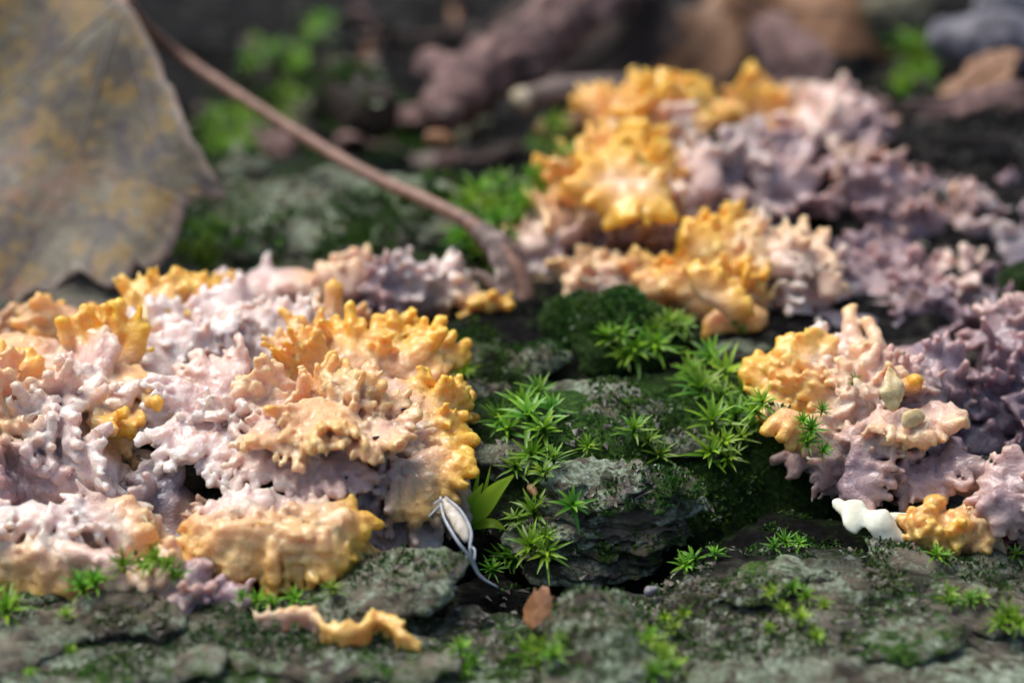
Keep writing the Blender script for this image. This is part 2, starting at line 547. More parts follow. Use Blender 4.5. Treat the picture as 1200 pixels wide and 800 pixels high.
def height(x, y):
    """u, v: where the photograph shows the foot point (x, y, 0)"""
    P = np.stack([x, y, np.zeros_like(x)], -1)
    u, v = proj(P)
    v = np.where(y > 30, -300, v)
    wu = u + 26 * fbm(x * 1.1, y * 1.1, 4.2, 3); wv = v + 16 * fbm(x * 1.1, y * 1.1, 8.8, 3)
    h = .22 * fbm(x * .35, y * .35, 1.3, 3)
    # bark grain runs along the log (left to right), with flaky ledges
    g = fbm(x * .55 + .3 * y, y * 2.1, 2.2, 4)
    h = h + .10 * (1 - np.abs(g) * 2.2)
    # middle block
    blk = ell(wu, wv, 715, 470, 255, 120, .22)
    h = h + .42 * blk
    h = h + .22 * ell(wu, wv, 690, 545, 90, 55, .3)
    # groove in front of it and the crack along the front of the left colony
    d = seg_d(wu, wv, [(470, 665), (540, 640), (600, 625), (660, 668), (755, 668), (800, 628), (900, 588), (1010, 592)])
    h = h - (.62 - .30 * sstep(780, 860, u)) * np.exp(-(d / 26) ** 2)
    d = seg_d(wu, wv, [(240, 700), (310, 704), (420, 712), (520, 706), (590, 690), (620, 700)])
    h = h - .55 * np.exp(-(d / 18) ** 2)
    # front benches
    h = h + .06 * sstep(660, 760, wv)
    h = h + .22 * ell(wu, wv, 960, 720, 190, 60, .5)
    # hollow behind, wood on the right
    back = sstep(330, 210, wv) * (1 - sstep(880, 1010, wu))
    h = h - .35 * back - .9 * sstep(215, 60, wv) * (1 - .6 * sstep(950, 1100, wu))
    h = h + .25 * ell(wu, wv, 1100, 330, 240, 190, .4)
    h = h + .30 * ell(wu, wv, 430, 265, 210, 55, .3)
    # ledges
    q = .16
    n = h / q + .35 * fbm(x * .8, y * 1.6, 6.1, 3)
    fl = np.floor(n); fr = n - fl
    hq = (fl + sstep(.40, .62, fr)) * q
    h = h * .45 + hq * .55
    # fine relief
    h = h + .05 * fbm(x * 2.2, y * 3.4, .7, 5, .6) + .022 * fbm(x * 9, y * 11, 3.3, 3)
    return h, wu, wv

def masks(x, y, u, v, h):
    moss = np.zeros_like(x)
    n = fbm(x * .8, y * .8, 12.1, 3)
    moss = moss + .9 * ell(u, v, 700, 480, 230, 130, .4)
    moss = moss + .7 * ell(u, v, 430, 250, 240, 90, .5) + .6 * ell(u, v, 250, 140, 300, 110, .5)
    moss = moss + .45 * sstep(620, 720, v) + .9 * ell(u, v, 890, 590, 170, 70, .5)
    moss = np.clip(moss + .35 * n, 0, 1)
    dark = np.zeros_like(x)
    dark = dark + ell(u, v, 720, 650, 300, 46, .5) + ell(u, v, 420, 700, 200, 24, .5)  # shade of the groove and the crack, painted into the ground colour
    dark = dark + .9 * sstep(190, 60, v) + .85 * ell(u, v, 1140, 250, 190, 150, .45) + .45 * ell(u, v, 930, 595, 150, 50, .4)  # the last patch is painted groove shade as well
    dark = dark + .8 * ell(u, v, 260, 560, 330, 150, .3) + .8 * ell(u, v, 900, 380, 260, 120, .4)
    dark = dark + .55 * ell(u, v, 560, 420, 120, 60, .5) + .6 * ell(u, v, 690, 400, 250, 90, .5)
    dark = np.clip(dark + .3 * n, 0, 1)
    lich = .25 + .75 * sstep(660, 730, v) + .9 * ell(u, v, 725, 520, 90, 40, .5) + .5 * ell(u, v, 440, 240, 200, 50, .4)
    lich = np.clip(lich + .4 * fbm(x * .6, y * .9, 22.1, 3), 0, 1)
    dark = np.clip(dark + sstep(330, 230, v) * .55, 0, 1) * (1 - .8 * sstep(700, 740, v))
    return np.stack([moss, dark, lich], -1)

def axis_grid(a, b, step, far):
    mid = np.arange(a, b, step)
    ext = step * 1.22 ** np.arange(1, 40)
    e = np.cumsum(ext); e = e[e < far]
    return np.concatenate([(a - e)[::-1], mid, mid[-1] + e])

gx = axis_grid(-8.4, 8.4, .04, 60); gy = axis_grid(-7.2, 11.5, .042, 60)
X, Y = np.meshgrid(gx, gy, indexing='ij')
H, U_, V_ = height(X, Y)
TV = np.stack([X, Y, H], -1).reshape(-1, 3)
ni, nj = X.shape
ii = (np.arange(ni - 1)[:, None] * nj + np.arange(nj - 1)[None]).ravel()
TF = np.stack([ii, ii + nj, ii + nj + 1, ii + 1], 1)
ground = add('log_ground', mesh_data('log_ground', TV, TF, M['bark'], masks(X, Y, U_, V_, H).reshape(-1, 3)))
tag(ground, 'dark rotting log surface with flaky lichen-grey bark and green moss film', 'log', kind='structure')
BARKS.append((TV, TF))

GBV = BVHTree.FromPolygons(TV.tolist(), TF.tolist())
def zg(px, py):
    r = GBV.ray_cast(Vector(CAM), Vector(nrm(ray(px, py))))
    return r[0][2] if r[0] is not None else 0.
GI = lambda x, y: float(height(np.array([x]), np.array([y]))[0][0])

def bvh(L):
    Vs = []; Fs = []; n = 0
    for V, F in L:
        Vs.append(V); Fs.append(F + n); n += len(V)
    Vs = np.concatenate(Vs)
    return BVHTree.FromPolygons(Vs.tolist(), np.concatenate(Fs).tolist())

# ------------------------------------------------------------------ fungus colonies
ORANGE = np.array((.98, .50, .010)); AMBER = np.array((.88, .44, .06)); PEACH = np.array((.88, .57, .36))
PINK = np.array((.82, .57, .47)); PALE = np.array((.85, .69, .62)); MAUVE = np.array((.32, .21, .235))
PURPLE = np.array((.15, .105, .145)); DARK = np.array((.045, .038, .058)); BROWN = np.array((.36, .20, .11)); GREY = np.array((.34, .31, .33))
SCHEME = {            # inner, middle, margin: the pigment of the flesh
    'orange': (PEACH * .8 + PALE * .2, AMBER * .5 + ORANGE * .5, ORANGE),
    'fringe': (PALE, PALE * .45 + PEACH * .55, AMBER * .6 + ORANGE * .4),
    'amber': (PEACH * .6 + AMBER * .4, AMBER * .7 + PEACH * .3, AMBER * .4 + ORANGE * .6),
    'peach': (PINK * .8, PINK * .5 + PEACH * .5, PEACH * .6 + ORANGE * .4),
    'pink': (MAUVE * .4 + PINK * .6, PINK, PALE * .6 + PEACH * .4),
    'pale': (PINK * .7 + MAUVE * .3, PALE, PALE * 1.05),
    'grey': (PURPLE, GREY, PALE * .7),
    'mauve': (PURPLE, MAUVE, PINK * .4 + MAUVE * .6),
    'rose': (PURPLE * .6 + MAUVE * .4, MAUVE * .7 + PINK * .3, PINK * .5 + PEACH * .2 + MAUVE * .2),
    'dark': (DARK, PURPLE, MAUVE * .8),
    'brown': (PURPLE, BROWN, PEACH * .6),
}
def cols_at(sch, t, jit):
    a, b, c = SCHEME[sch]
    t = np.asarray(t)[:, None]
    k1 = np.clip(t / .55, 0, 1); k2 = np.clip((t - .55) / .4, 0, 1)
    return np.clip((a + (b - a) * k1) * (1 - k2) + c * k2, 0, 1) * jit

TOCAM = nrm(CAM)

def fan(S, g, base, tip, sch, n=8, spread=1.3, w0=.3, r0=.11, r1=.06, ruffle=.18, freq=5., curl=0., tooth=.4, nv=None, m=5, pinch=1.):
    base = np.asarray(base, float); tip = np.asarray(tip, float)
    L = np.linalg.norm(tip - base); a = nrm(tip - base)
    if nv is None:
        nv = nrm(TOCAM + np.array([0, 0, .6]) + rng.normal(0, .25, 3))
    nv = nrm(nv - a * np.dot(nv, a)); r1 = max(r1 * .9, .046); r0 = r0 * .9; n = int(math.ceil((spread * L * .9 + w0) / (1.7 * r1))); ph2 = rng.random() * 6.3; f2 = rng.uniform(6, 11)
    sd_ = np.cross(a, nv)
    ph = rng.random() * 6.3
    for i in range(n):
        s_ = (i / (n - 1) * 2 - 1) if n > 1 else 0.
        s_ += rng.normal(0, .02)
        an = s_ * spread / 2
        d = a * math.cos(an) + sd_ * math.sin(an)
        st = base + sd_ * s_ * w0 / 2
        Li = L * (1 - .18 * s_ * s_) * (1 + .09 * math.sin(f2 * s_ + ph2)) * rng.uniform(.94, 1.07)
        t = np.linspace(0, 1, m)
        wob = ruffle * L * math.sin(freq * s_ + ph) + .07 * L * math.sin(2.3 * freq * s_ + ph2) + rng.normal(0, .014 * L)
        pts = st + d * (Li * t)[:, None] + nv * (wob * t ** 1.6 + curl * L * t ** 2)[:, None] + rng.normal(0, .018, (m, 3)) * t[:, None]
        rad = r0 + (r1 - r0) * t
        rad[-1] *= .85 * pinch
        rad = rad * rng.uniform(.9, 1.12)
        jit = rng.uniform(.88, 1.08)
        S.chain(g, pts, rad, cols_at(sch, t, jit), k=.026)
        if rng.random() < tooth * .38:
            q = pts[-2]; dd = nrm(d + nv * rng.normal(.5, .5) + sd_ * rng.normal(0, .7))
            ln = rng.uniform(.07, .17) * min(1.4, L + .35)
            S.chain(g, [q, q + dd * ln], [rad[-2] * .85, rad[-1] * .7], cols_at(sch, [.7, 1.], jit))

def finger(S, g, base, d, L, r0, r1, sch, bend=.15):
    d = nrm(d); b = rng.normal(0, bend, 3)
    t = np.linspace(0, 1, 4)
    pts = np.asarray(base) + d * (L * t)[:, None] + b * (L * t ** 2)[:, None]
    S.chain(g, pts, r0 + (r1 - r0) * t, cols_at(sch, .35 + .65 * t, rng.uniform(.92, 1.06)))

def pick(spots, p):
    u, v = proj(p)
    best = min(spots, key=lambda q: math.hypot(u - q[0], v - q[1]) / (q[3] if len(q) > 3 else 1))
    return best[2]

def colony(name, label, blobs, spots, nf, heroes=(), size=(.35, .6), fingers=0, res=.034, k=.04, up=.35, group=None,
           rr=(.085, .042), spread=(1.0, 1.9), bias=(0, 0, 0), ruffle=.2, noise=((.024, 6.), (.020, 7.5, 1), (.013, 17., 1)), tooth=.45, fl=(.16, .34), nr=(8, 13), seed=0, pleats=()):
    """blobs: (px, py, z, rx, ry, rz); spots: (px, py, scheme); heroes: fans placed one by one"""
    global rng
    rng = np.random.default_rng(100 + seed)
    S = Solid(res * 1.07, k)
    g0 = S.group('crust')
    cs, rs = [], []
    for b in blobs:
        c = W(b[0], b[1], b[2]); r = np.array(b[3:6]) * .88
        sch = pick(spots, c + TOCAM * r.mean())
        cc = SCHEME[sch][0] * .6 + SCHEME[sch][1] * .4
        S.blob(g0, c, r, cc, k=.2)
        cs.append(c); rs.append(r)
    cs = np.array(cs); rs = np.array(rs)
    cen = cs.mean(0)
    area = (rs[:, 0] * rs[:, 1] + rs[:, 2] * rs[:, 0]); area = area / area.sum()
    placed = []
    tries = 0
    nf = int(nf * 1.15)
    while len(placed) < nf and tries < nf * 30:
        tries += 1
        b = rng.choice(len(cs), p=area)
        n = nrm(rng.normal(0, 1, 3) + np.array([0, -.55, .65]))
        if n[2] < -.25: continue
        p = cs[b] + n * rs[b] * .92
        if any((np.linalg.norm((p - cs[j]) / rs[j]) < .80) for j in range(len(cs)) if j != b): continue
        if any(np.linalg.norm(p - q) < size[0] * .5 for q in placed): continue
        placed.append(p)
        g = S.group('frill')
        tan = nrm(np.cross(n, rng.normal(0, 1, 3)))
        ax_ = nrm(n * .55 + tan * .8 + np.array([0, 0, up]) + nrm(p - cen) * .3 + np.array(bias))
        L = rng.uniform(*size) * 1.2
        sch = pick(spots, p)
        fan(S, g, p - ax_ * L * .35, p + ax_ * L * .65, sch, n=int(rng.integers(*nr)), spread=rng.uniform(*spread), w0=rng.uniform(.2, .5) * L * 1.2,
            r0=rr[0], r1=rr[1], ruffle=ruffle * rng.uniform(.7, 1.6), freq=rng.uniform(3, 7), curl=rng.normal(.1, .2), tooth=tooth, nv=n + rng.normal(0, .3, 3))
    g1 = None
    for _ in range(fingers):
        b = rng.choice(len(cs), p=area)
        n = nrm(rng.normal(0, 1, 3) + np.array([0, -.5, .7]))
        if n[2] < 0: continue
        p = cs[b] + n * rs[b]
        if any((np.linalg.norm((p - cs[j]) / rs[j]) < .9) for j in range(len(cs)) if j != b): continue
        finger(S, g0, p - n * .05, n + np.array([0, 0, .5]) + rng.normal(0, .3, 3), rng.uniform(*fl), .07, .04, pick(spots, p))
    for (bx, by, bz, rx, ry, rz, n_, e0, e1, s0, flare) in pleats:
        c = W(bx, by, bz); gp = None
        a0 = rng.random() * .3
        for i in range(n_):
            if i % 4 == 0: gp = S.group('pleat')
            a = -math.pi * (.02 + .96 * (i + rng.normal(0, .15)) / n_)      # the half that faces forward
            tt = np.linspace(0, 1, 7); el = np.radians(e0 + (e1 - e0) * tt)
            q = 1.07 + .05 * (i % 2) + rng.normal(0, .02) + flare * tt ** 3 * rng.uniform(.4, 1.2)
            pts = c + np.stack([rx * np.cos(el) * math.cos(a) * q, ry * np.cos(el) * math.sin(a) * q, rz * np.sin(el) * q], -1) + rng.normal(0, .012, (7, 3))
            S.chain(gp, pts, np.interp(tt, [0, .5, .9, 1], [.06, .062, .055, .035]) * rng.uniform(.8, 1.15), cols_at(s0, tt ** .8, rng.uniform(.9, 1.08)))
            if rng.random() < .5:
                m_ = int(rng.integers(2, 6)); S.chain(gp, [pts[m_], pts[m_] + nrm(pts[m_] - c) * rng.uniform(.06, .16)], [.06, .035], cols_at(s0, [tt[m_], 1.], 1.))
    for hdict in heroes:
        hd = dict(hdict)
        b = W(*hd.pop('b')); t = W(*hd.pop('t')); sch = hd.pop('s'); nm = hd.pop('name', 'frill'); lb = hd.pop('label', None)
        g = S.group(nm, lb)
        if hd.pop('finger', False):
            finger(S, g, b, t - b, np.linalg.norm(t - b), hd.get('r0', .1), hd.get('r1', .05), sch)
        else:
            if 'nv' in hd: hd['nv'] = np.array(hd['nv'], float)
            fan(S, g, b, t, sch, **hd)
    return emit(S, name, label, 'fungus', M['fungus'], group, noise=noise)

def H(b, t, s, **kw):
    return dict(b=b, t=t, s=s, **kw)

GRP = 'fungus colonies growing on the log'
# left: main frilled mass
colony('fungus_colony', 'large frilled peach fungus shelf with bright orange crest, beside the grass seed', [
    (435, 505, .75, 1.0, .75, .62), (330, 505, .80, .85, .6, .42), (475, 575, .35, .55, .5, .5), (260, 490, .75, .5, .42, .26), (400, 440, .75, .8, .6, .5)],
    [(460, 390, 'orange'), (520, 470, 'orange'), (530, 540, 'orange'), (480, 580, 'grey', .8), (430, 570, 'dark', .9), (390, 440, 'amber'), (330, 460, 'peach'), (420, 480, 'peach', 1.3),
     (300, 530, 'pink'), (370, 550, 'rose', .8), (230, 500, 'pale', 1.2), (270, 440, 'pink'), (490, 500, 'pale', .7)],
    22, [
    H((440, 430, .95), (445, 372, 1.25), 'orange', n=11, spread=1.5, w0=.75, r0=.12, r1=.08, ruffle=.25, label='bright orange crest'),
    H((485, 430, .9), (500, 380, 1.1), 'orange', n=8, spread=1.3, w0=.4, r0=.11, r1=.08),
    H((495, 460, .8), (535, 440, .85), 'amber', n=8, spread=1.4, w0=.5, r0=.11, r1=.08),
    H((500, 495, .75), (548, 500, .75), 'amber', n=8, spread=1.4, w0=.5, r0=.11, r1=.08),
    H((490, 530, .8), (545, 545, .75), 'orange', n=9, spread=1.5, w0=.5, r0=.11, r1=.09, ruffle=.12),
    H((490, 545, .85), (525, 590, .6), 'orange', n=8, spread=1.4, w0=.4, r0=.11, r1=.09, ruffle=.1, label='drooping orange plate'),
    H((330, 480, 1.0), (280, 455, 1.3), 'peach', n=7, spread=1.2, w0=.4, r0=.10, r1=.06, tooth=.7),
    H((318, 470, 1.1), (316, 436, 1.35), 'orange', finger=True, r0=.12, r1=.07, name='tooth'),
    H((412, 480, 1.2), (445, 455, 1.45), 'amber', n=6, spread=1.0, w0=.3, r0=.1, r1=.07),
    H((380, 480, 1.25), (375, 515, 1.35), 'amber', n=6, spread=1.4, w0=.3, r0=.1, r1=.06, tooth=.8),
    H((420, 500, 1.2), (430, 535, 1.2), 'peach', n=6, spread=1.3, w0=.4, r0=.1, r1=.06, tooth=.8),
    H((345, 500, 1.2), (320, 535, 1.2), 'peach', n=7, spread=1.4, w0=.4, r0=.1, r1=.06, tooth=.8),
    H((330, 520, 1.0), (335, 572, .85), 'pink', n=7, spread=1.2, w0=.6, r0=.1, r1=.06, ruffle=.12, tooth=.7),
    H((375, 535, 1.0), (385, 585, .8), 'rose', n=7, spread=1.1, w0=.5, r0=.1, r1=.06, ruffle=.12),
    H((285, 510, .95), (270, 565, .8), 'pale', n=8, spread=1.3, w0=.5, r0=.1, r1=.06, ruffle=.12, tooth=.6),
    H((235, 500, .9), (215, 548, .8), 'pale', n=7, spread=1.1, w0=.4, r0=.1, r1=.06, ruffle=.12, tooth=.6),
    H((240, 480, .9), (170, 490, .95), 'pale', n=7, spread=1.0, w0=.4, r0=.1, r1=.06),
    H((255, 460, .9), (235, 415, 1.1), 'pink', n=8, spread=1.2, w0=.5, r0=.1, r1=.06),
    H((470, 590, .4), (450, 640, .12), 'grey', n=6, spread=1.2, w0=.5, r0=.14, r1=.11, ruffle=.1, tooth=.1),
    H((490, 590, .4), (490, 625, .15), 'brown', n=5, spread=1.2, w0=.4, r0=.13, r1=.1, ruffle=.1, tooth=.1),
    ], size=(.32, .55), res=.029, group=GRP, seed=1, pleats=[(475, 585, .35, .62, .5, .5, 9, 70, -25, 'grey', .05)])
# far left mass
colony('fungus_colony', 'pinkish wrinkled fungus mass with curled orange lip below the dead leaf', [
    (70, 500, .6, .9, .8, .6), (115, 455, .7, .6, .5, .5), (15, 445, .62, .8, .7, .55), (85, 560, .42, .7, .5, .38), (-50, 500, .6, .9, .8, .6), (30, 560, .35, .8, .5, .35)],
    [(130, 390, 'orange'), (5, 430, 'orange'), (-30, 400, 'amber'), (60, 390, 'amber'), (155, 490, 'orange'), (100, 460, 'pink', 1.3), (120, 520, 'pale'), (60, 540, 'pale', 1.2), (20, 510, 'peach'), (20, 570, 'mauve')],
    20, [
    H((125, 430, 1.0), (130, 380, 1.25), 'orange', n=9, spread=1.3, w0=.4, r0=.11, r1=.1, curl=.5, ruffle=.1, label='curled orange lip'),
    H((140, 440, 1.0), (158, 495, .95), 'amber', n=7, spread=.9, w0=.3, r0=.12, r1=.09, ruffle=.15),
    H((95, 450, 1.0), (85, 405, 1.2), 'pink', n=8, spread=1.3, w0=.5, r0=.13, r1=.09, ruffle=.1),
    H((110, 480, 1.0), (120, 440, 1.2), 'pale', n=7, spread=1.2, w0=.5, r0=.1, r1=.07),
    H((15, 450, 1.0), (40, 420, 1.2), 'orange', n=8, spread=1.3, w0=.4, r0=.12, r1=.09),
    H((0, 480, .9), (-5, 520, .9), 'orange', n=6, spread=1.1, w0=.3, r0=.12, r1=.09),
    ], size=(.38, .6), res=.036, rr=(.11, .075), tooth=.15, up=.1, nr=(6, 10), ruffle=.3, group=GRP, seed=2)
colony('fungus_colony', 'ribbed pale fungus lobe with orange lower fringe on the bark bench', [
    (75, 635, .32, .86, .5, .38), (10, 645, .3, .6, .42, .34), (130, 620, .35, .42, .38, .34)],
    [(30, 690, 'amber', 1.2), (155, 610, 'orange', .9), (90, 665, 'peach'), (70, 610, 'pale', 1.5), (20, 640, 'pale'), (120, 600, 'pale')],
    6, [
    H((40, 650, .55), (35, 698, .15), 'amber', n=9, spread=1.2, w0=.7, r0=.12, r1=.09, ruffle=.08, tooth=.2),
    H((95, 650, .6), (100, 690, .2), 'peach', n=9, spread=1.2, w0=.7, r0=.12, r1=.08, ruffle=.08, tooth=.2),
    H((140, 620, .6), (158, 600, .7), 'orange', n=6, spread=1.2, w0=.3, r0=.13, r1=.11, label='smooth orange edge lobe', tooth=0),
    H((140, 630, .5), (155, 650, .3), 'amber', n=6, spread=1.2, w0=.4, r0=.12, r1=.1, tooth=0),
    ], size=(.32, .5), up=.0, bias=(0, -.3, -.1), res=.032, group=GRP, seed=3, pleats=[(75, 635, .30, .95, .62, .46, 13, 75, -25, 'fringe', .10), (20, 650, .25, .7, .5, .38, 9, 40, -25, 'amber', .12), (130, 625, .3, .5, .45, .42, 7, 60, -20, 'peach', .1)])
colony('fungus_colony', 'rounded orange fungus lobe with fringed lower rim above the dark crack', [
    (320, 645, .28, .74, .44, .42), (250, 640, .25, .42, .38, .3), (380, 640, .3, .38, .34, .3)],
    [(320, 660, 'amber', 1.6), (400, 640, 'orange'), (270, 640, 'amber'), (310, 600, 'pale', .9), (360, 600, 'grey', .7), (225, 630, 'brown'), (320, 690, 'orange')],
    4, [
    H((320, 625, .75), (315, 680, .3), 'amber', n=12, spread=1.2, w0=1.0, r0=.12, r1=.085, ruffle=.07, tooth=.2),
    H((375, 630, .65), (405, 665, .3), 'orange', n=9, spread=1.2, w0=.6, r0=.12, r1=.085, ruffle=.1, tooth=.2),
    H((260, 640, .6), (240, 670, .25), 'amber', n=8, spread=1.2, w0=.6, r0=.12, r1=.08, ruffle=.07, tooth=.2),
    H((385, 620, .7), (418, 628, .6), 'orange', n=7, spread=1.2, w0=.4, r0=.11, r1=.08, ruffle=.1),
    H((280, 610, .7), (275, 575, .85), 'pale', n=6, spread=1.2, w0=.4, r0=.1, r1=.05),
    H((330, 605, .7), (335, 580, .8), 'pink', n=7, spread=1.4, w0=.6, r0=.1, r1=.06),
    ], size=(.3, .45), up=0, bias=(0, -.35, -.15), res=.030, group=GRP, seed=4, pleats=[(320, 645, .28, .9, .6, .52, 14, 75, -20, 'amber', .12), (325, 655, .15, .95, .62, .42, 17, 30, -25, 'orange', .15)])
colony('fungus_colony', 'smooth grey-brown fungus hump between the pale ribbed lobe and the orange lobe', [
    (195, 600, .3, .42, .4, .35), (200, 640, .15, .4, .35, .25)],
    [(190, 590, 'grey', 1.2), (230, 640, 'brown'), (180, 640, 'brown')], 5, (), size=(.3, .4), res=.045, tooth=.1, up=0, group=GRP, seed=5)
colony('fungus_colony', 'blurred orange ribbed fungus crest just below the leaf edge', [
    (195, 385, .45, .65, .5, .45), (240, 375, .4, .4, .4, .35), (150, 390, .4, .4, .4, .35)],
    [(205, 340, 'orange'), (160, 370, 'amber'), (240, 370, 'amber'), (200, 390, 'peach')], 9, [
    H((205, 370, .8), (210, 322, 1.1), 'orange', n=9, spread=1.2, w0=.5, r0=.11, r1=.07, ruffle=.1),
    H((170, 380, .8), (160, 345, .95), 'amber', n=9, spread=1.2, w0=.6, r0=.11, r1=.08, ruffle=.1)], size=(.35, .5), res=.045, group=GRP, seed=6)
colony('fungus_colony', 'peach fungus knob tucked against the lower leaf edge', [
    (75, 400, .42, .5, .42, .45), (20, 395, .22, .5, .4, .32)],
    [(70, 370, 'amber'), (50, 420, 'peach'), (10, 385, 'brown')], 7, (), size=(.28, .42), res=.048, tooth=.1, rr=(.11, .08), nr=(6, 9), up=.1, group=GRP, seed=7)
colony('fungus_colony', 'pale folded fungus with layered whitish plates behind the frilled shelf', [
    (225, 425, .55, .55, .5, .4), (185, 420, .5, .35, .35, .35), (270, 400, .5, .5, .4, .4)],
    [(220, 400, 'pale', 1.5), (250, 440, 'pink'), (190, 420, 'pale'), (270, 360, 'pale')], 10, [
    H((210, 430, .8), (175, 405, 1.0), 'pale', n=8, spread=1.1, w0=.6, r0=.12, r1=.09, ruffle=.1, tooth=.1),
    H((245, 420, .8), (225, 385, 1.0), 'pale', n=8, spread=1.1, w0=.5, r0=.12, r1=.09, ruffle=.1, tooth=.1),
    H((265, 380, .8), (250, 335, 1.1), 'pale', n=7, spread=1., w0=.4, r0=.11, r1=.08)], size=(.32, .45), res=.042, rr=(.10, .07), tooth=.15, nr=(6, 10), up=.15, group=GRP, seed=8)
colony('fungus_colony', 'pink toothed fungus cluster topped by a small orange knob', [
    (330, 405, .6, .6, .5, .4), (380, 395, .5, .5, .4, .35), (300, 425, .6, .5, .4, .35)],
    [(310, 370, 'pink', 1.2), (340, 390, 'pale', 1.4), (290, 420, 'grey'), (390, 385, 'peach')], 14, [
    H((392, 385, .75), (393, 340, 1.15), 'orange', finger=True, r0=.14, r1=.1, name='knob', label='orange knob'),
    H((320, 390, .9), (318, 355, 1.15), 'pink', n=5, spread=1., w0=.3, r0=.1, r1=.05),
    H((365, 390, .85), (372, 365, 1.05), 'pale', n=4, spread=.8, w0=.2, r0=.09, r1=.05)], fingers=14, size=(.28, .42), res=.038, group=GRP, seed=9)
colony('fungus_colony', 'cream and apricot humped fungus in front of the grey bark slab', [
    (345, 350, .26, .7, .4, .42), (300, 355, .24, .5, .4, .35), (410, 345, .28, .36, .33, .42)],
    [(330, 310, 'amber'), (380, 330, 'amber'), (300, 340, 'pale'), (410, 310, 'peach'), (350, 345, 'pink')], 10, [
    H((405, 340, .55), (402, 308, .8), 'peach', n=6, spread=1., w0=.3, r0=.12, r1=.09)], size=(.25, .36), res=.05, tooth=.1, rr=(.11, .085), nr=(6, 9), up=0, group=GRP, seed=10)
colony('fungus_colony', 'greyish nodular fungus beside the stalk base', [
    (460, 350, .35, .45, .4, .35), (500, 340, .4, .45, .35, .38)],
    [(455, 345, 'mauve'), (500, 320, 'pale', 1.2), (520, 350, 'peach', .6), (470, 330, 'grey')], 10, (), size=(.28, .4), fingers=8, res=.045, group=GRP, seed=11)
# small ones
colony('fungus_nodule', 'small peach and mauve fungus nodule in front of the ribbed lobe', [
    (170, 690, .25, .24, .2, .22), (205, 688, .28, .32, .22, .25), (150, 672, .25, .2, .15, .18), (215, 703, .24, .28, .2, .2)],
    [(180, 680, 'peach'), (150, 670, 'peach'), (220, 700, 'rose', 1.2)], 8, (), size=(.18, .28), rr=(.08, .06), res=.032, tooth=.2, up=0, group=GRP, seed=12)
colony('fungus_nodule', 'small mauve fungus nodule at the end of the dark crack', [
    (263, 710, .2, .24, .18, .2)], [(263, 700, 'mauve')], 4, (), size=(.15, .22), rr=(.07, .05), res=.032, tooth=.1, up=0, group=GRP, seed=13)
colony('fungus_nodule', 'small smooth orange fungus button beside the leaf stalk base', [
    (563, 368, .3, .26, .22, .28)], [(563, 355, 'orange')], 3, (), size=(.15, .22), rr=(.09, .07), res=.04, tooth=0, up=.3, group=GRP, seed=14)
# orange ribbon in the crack
S = Solid(.028, .05); g = S.group('ribbon'); rng = np.random.default_rng(5)
zo = -.03
rp = [(300, 722, .22), (335, 722, .24), (365, 718, .30), (380, 735, .25), (405, 742, .22), (425, 738, .28), (440, 725, .34), (460, 730, .32), (472, 748, .22), (495, 762, .15)]
for j, (p, q) in enumerate(zip(rp[:-1], rp[1:])):
    for tt in (0, .25, .5, .75):
        m_ = np.array(p) * (1 - tt) + np.array(q) * tt; a = W(m_[0], m_[1], zg(m_[0], m_[1] + 14) + .16); k_ = .5 if j in (0, len(rp) - 2) else 1.
        c = PEACH * .5 + PALE * .3 + ORANGE * .1 if j < 3 else (PEACH * .3 + ORANGE * .7)
        bot = a + np.array([rng.normal(0, .03), -.02, -.20 * k_]); top = a + np.array([rng.normal(0, .04), .05, .07 + rng.normal(0, .02)])
        S.chain(g, [bot, a, top], [.022, .026 * k_ + .01, .022], [c * .9, c, ORANGE * .8 + PALE * .2])
emit(S, 'fungus_ribbon', 'thin wavy orange fungus ribbon lying along the bark crack', 'fungus', M['fungus'], GRP, noise=((.015, 8.), (.012, 18.)))
# right: upper orange colony
colony('fungus_colony', 'tall orange fungus mound with bright yellow lobes and pale foot', [
    (720, 235, .6, .85, .6, .75), (690, 270, .45, .65, .5, .55), (780, 170, .7, .65, .6, .7), (650, 290, .35, .4, .4, .4), (760, 270, .4, .6, .5, .45), (740, 170, .6, .6, .6, .6)],
    [(730, 210, 'orange', 1.3), (790, 115, 'orange', 1.2), (700, 160, 'amber', 1.4), (660, 220, 'amber', 1.2), (640, 295, 'pale'), (650, 265, 'peach'), (690, 290, 'dark'), (780, 260, 'rose'), (790, 170, 'pink'), (820, 130, 'orange'), (760, 240, 'pink', .8)],
    30, [
    H((740, 220, 1.2), (760, 195, 1.45), 'orange', n=9, spread=1.6, w0=.5, r0=.14, r1=.1, tooth=.1),
    H((720, 220, 1.2), (700, 185, 1.45), 'orange', n=9, spread=1.6, w0=.5, r0=.14, r1=.1, tooth=.1),
    H((740, 220, 1.3), (735, 260, 1.1), 'orange', n=8, spread=1.4, w0=.4, r0=.13, r1=.1, tooth=.2),
    H((790, 140, 1.1), (785, 95, 1.4), 'orange', n=9, spread=1.3, w0=.5, r0=.14, r1=.09),
    H((800, 140, 1.1), (825, 125, 1.3), 'orange', n=7, spread=1.2, w0=.4, r0=.14, r1=.09),
    H((630, 290, .6), (618, 255, .8), 'peach', n=6, spread=1.2, w0=.4, r0=.13, r1=.09),
    H((640, 310, .4), (635, 320, .35), 'pale', n=6, spread=1.6, w0=.4, r0=.13, r1=.1, tooth=0),
    ], size=(.4, .65), res=.055, rr=(.12, .075), group=GRP, seed=20)
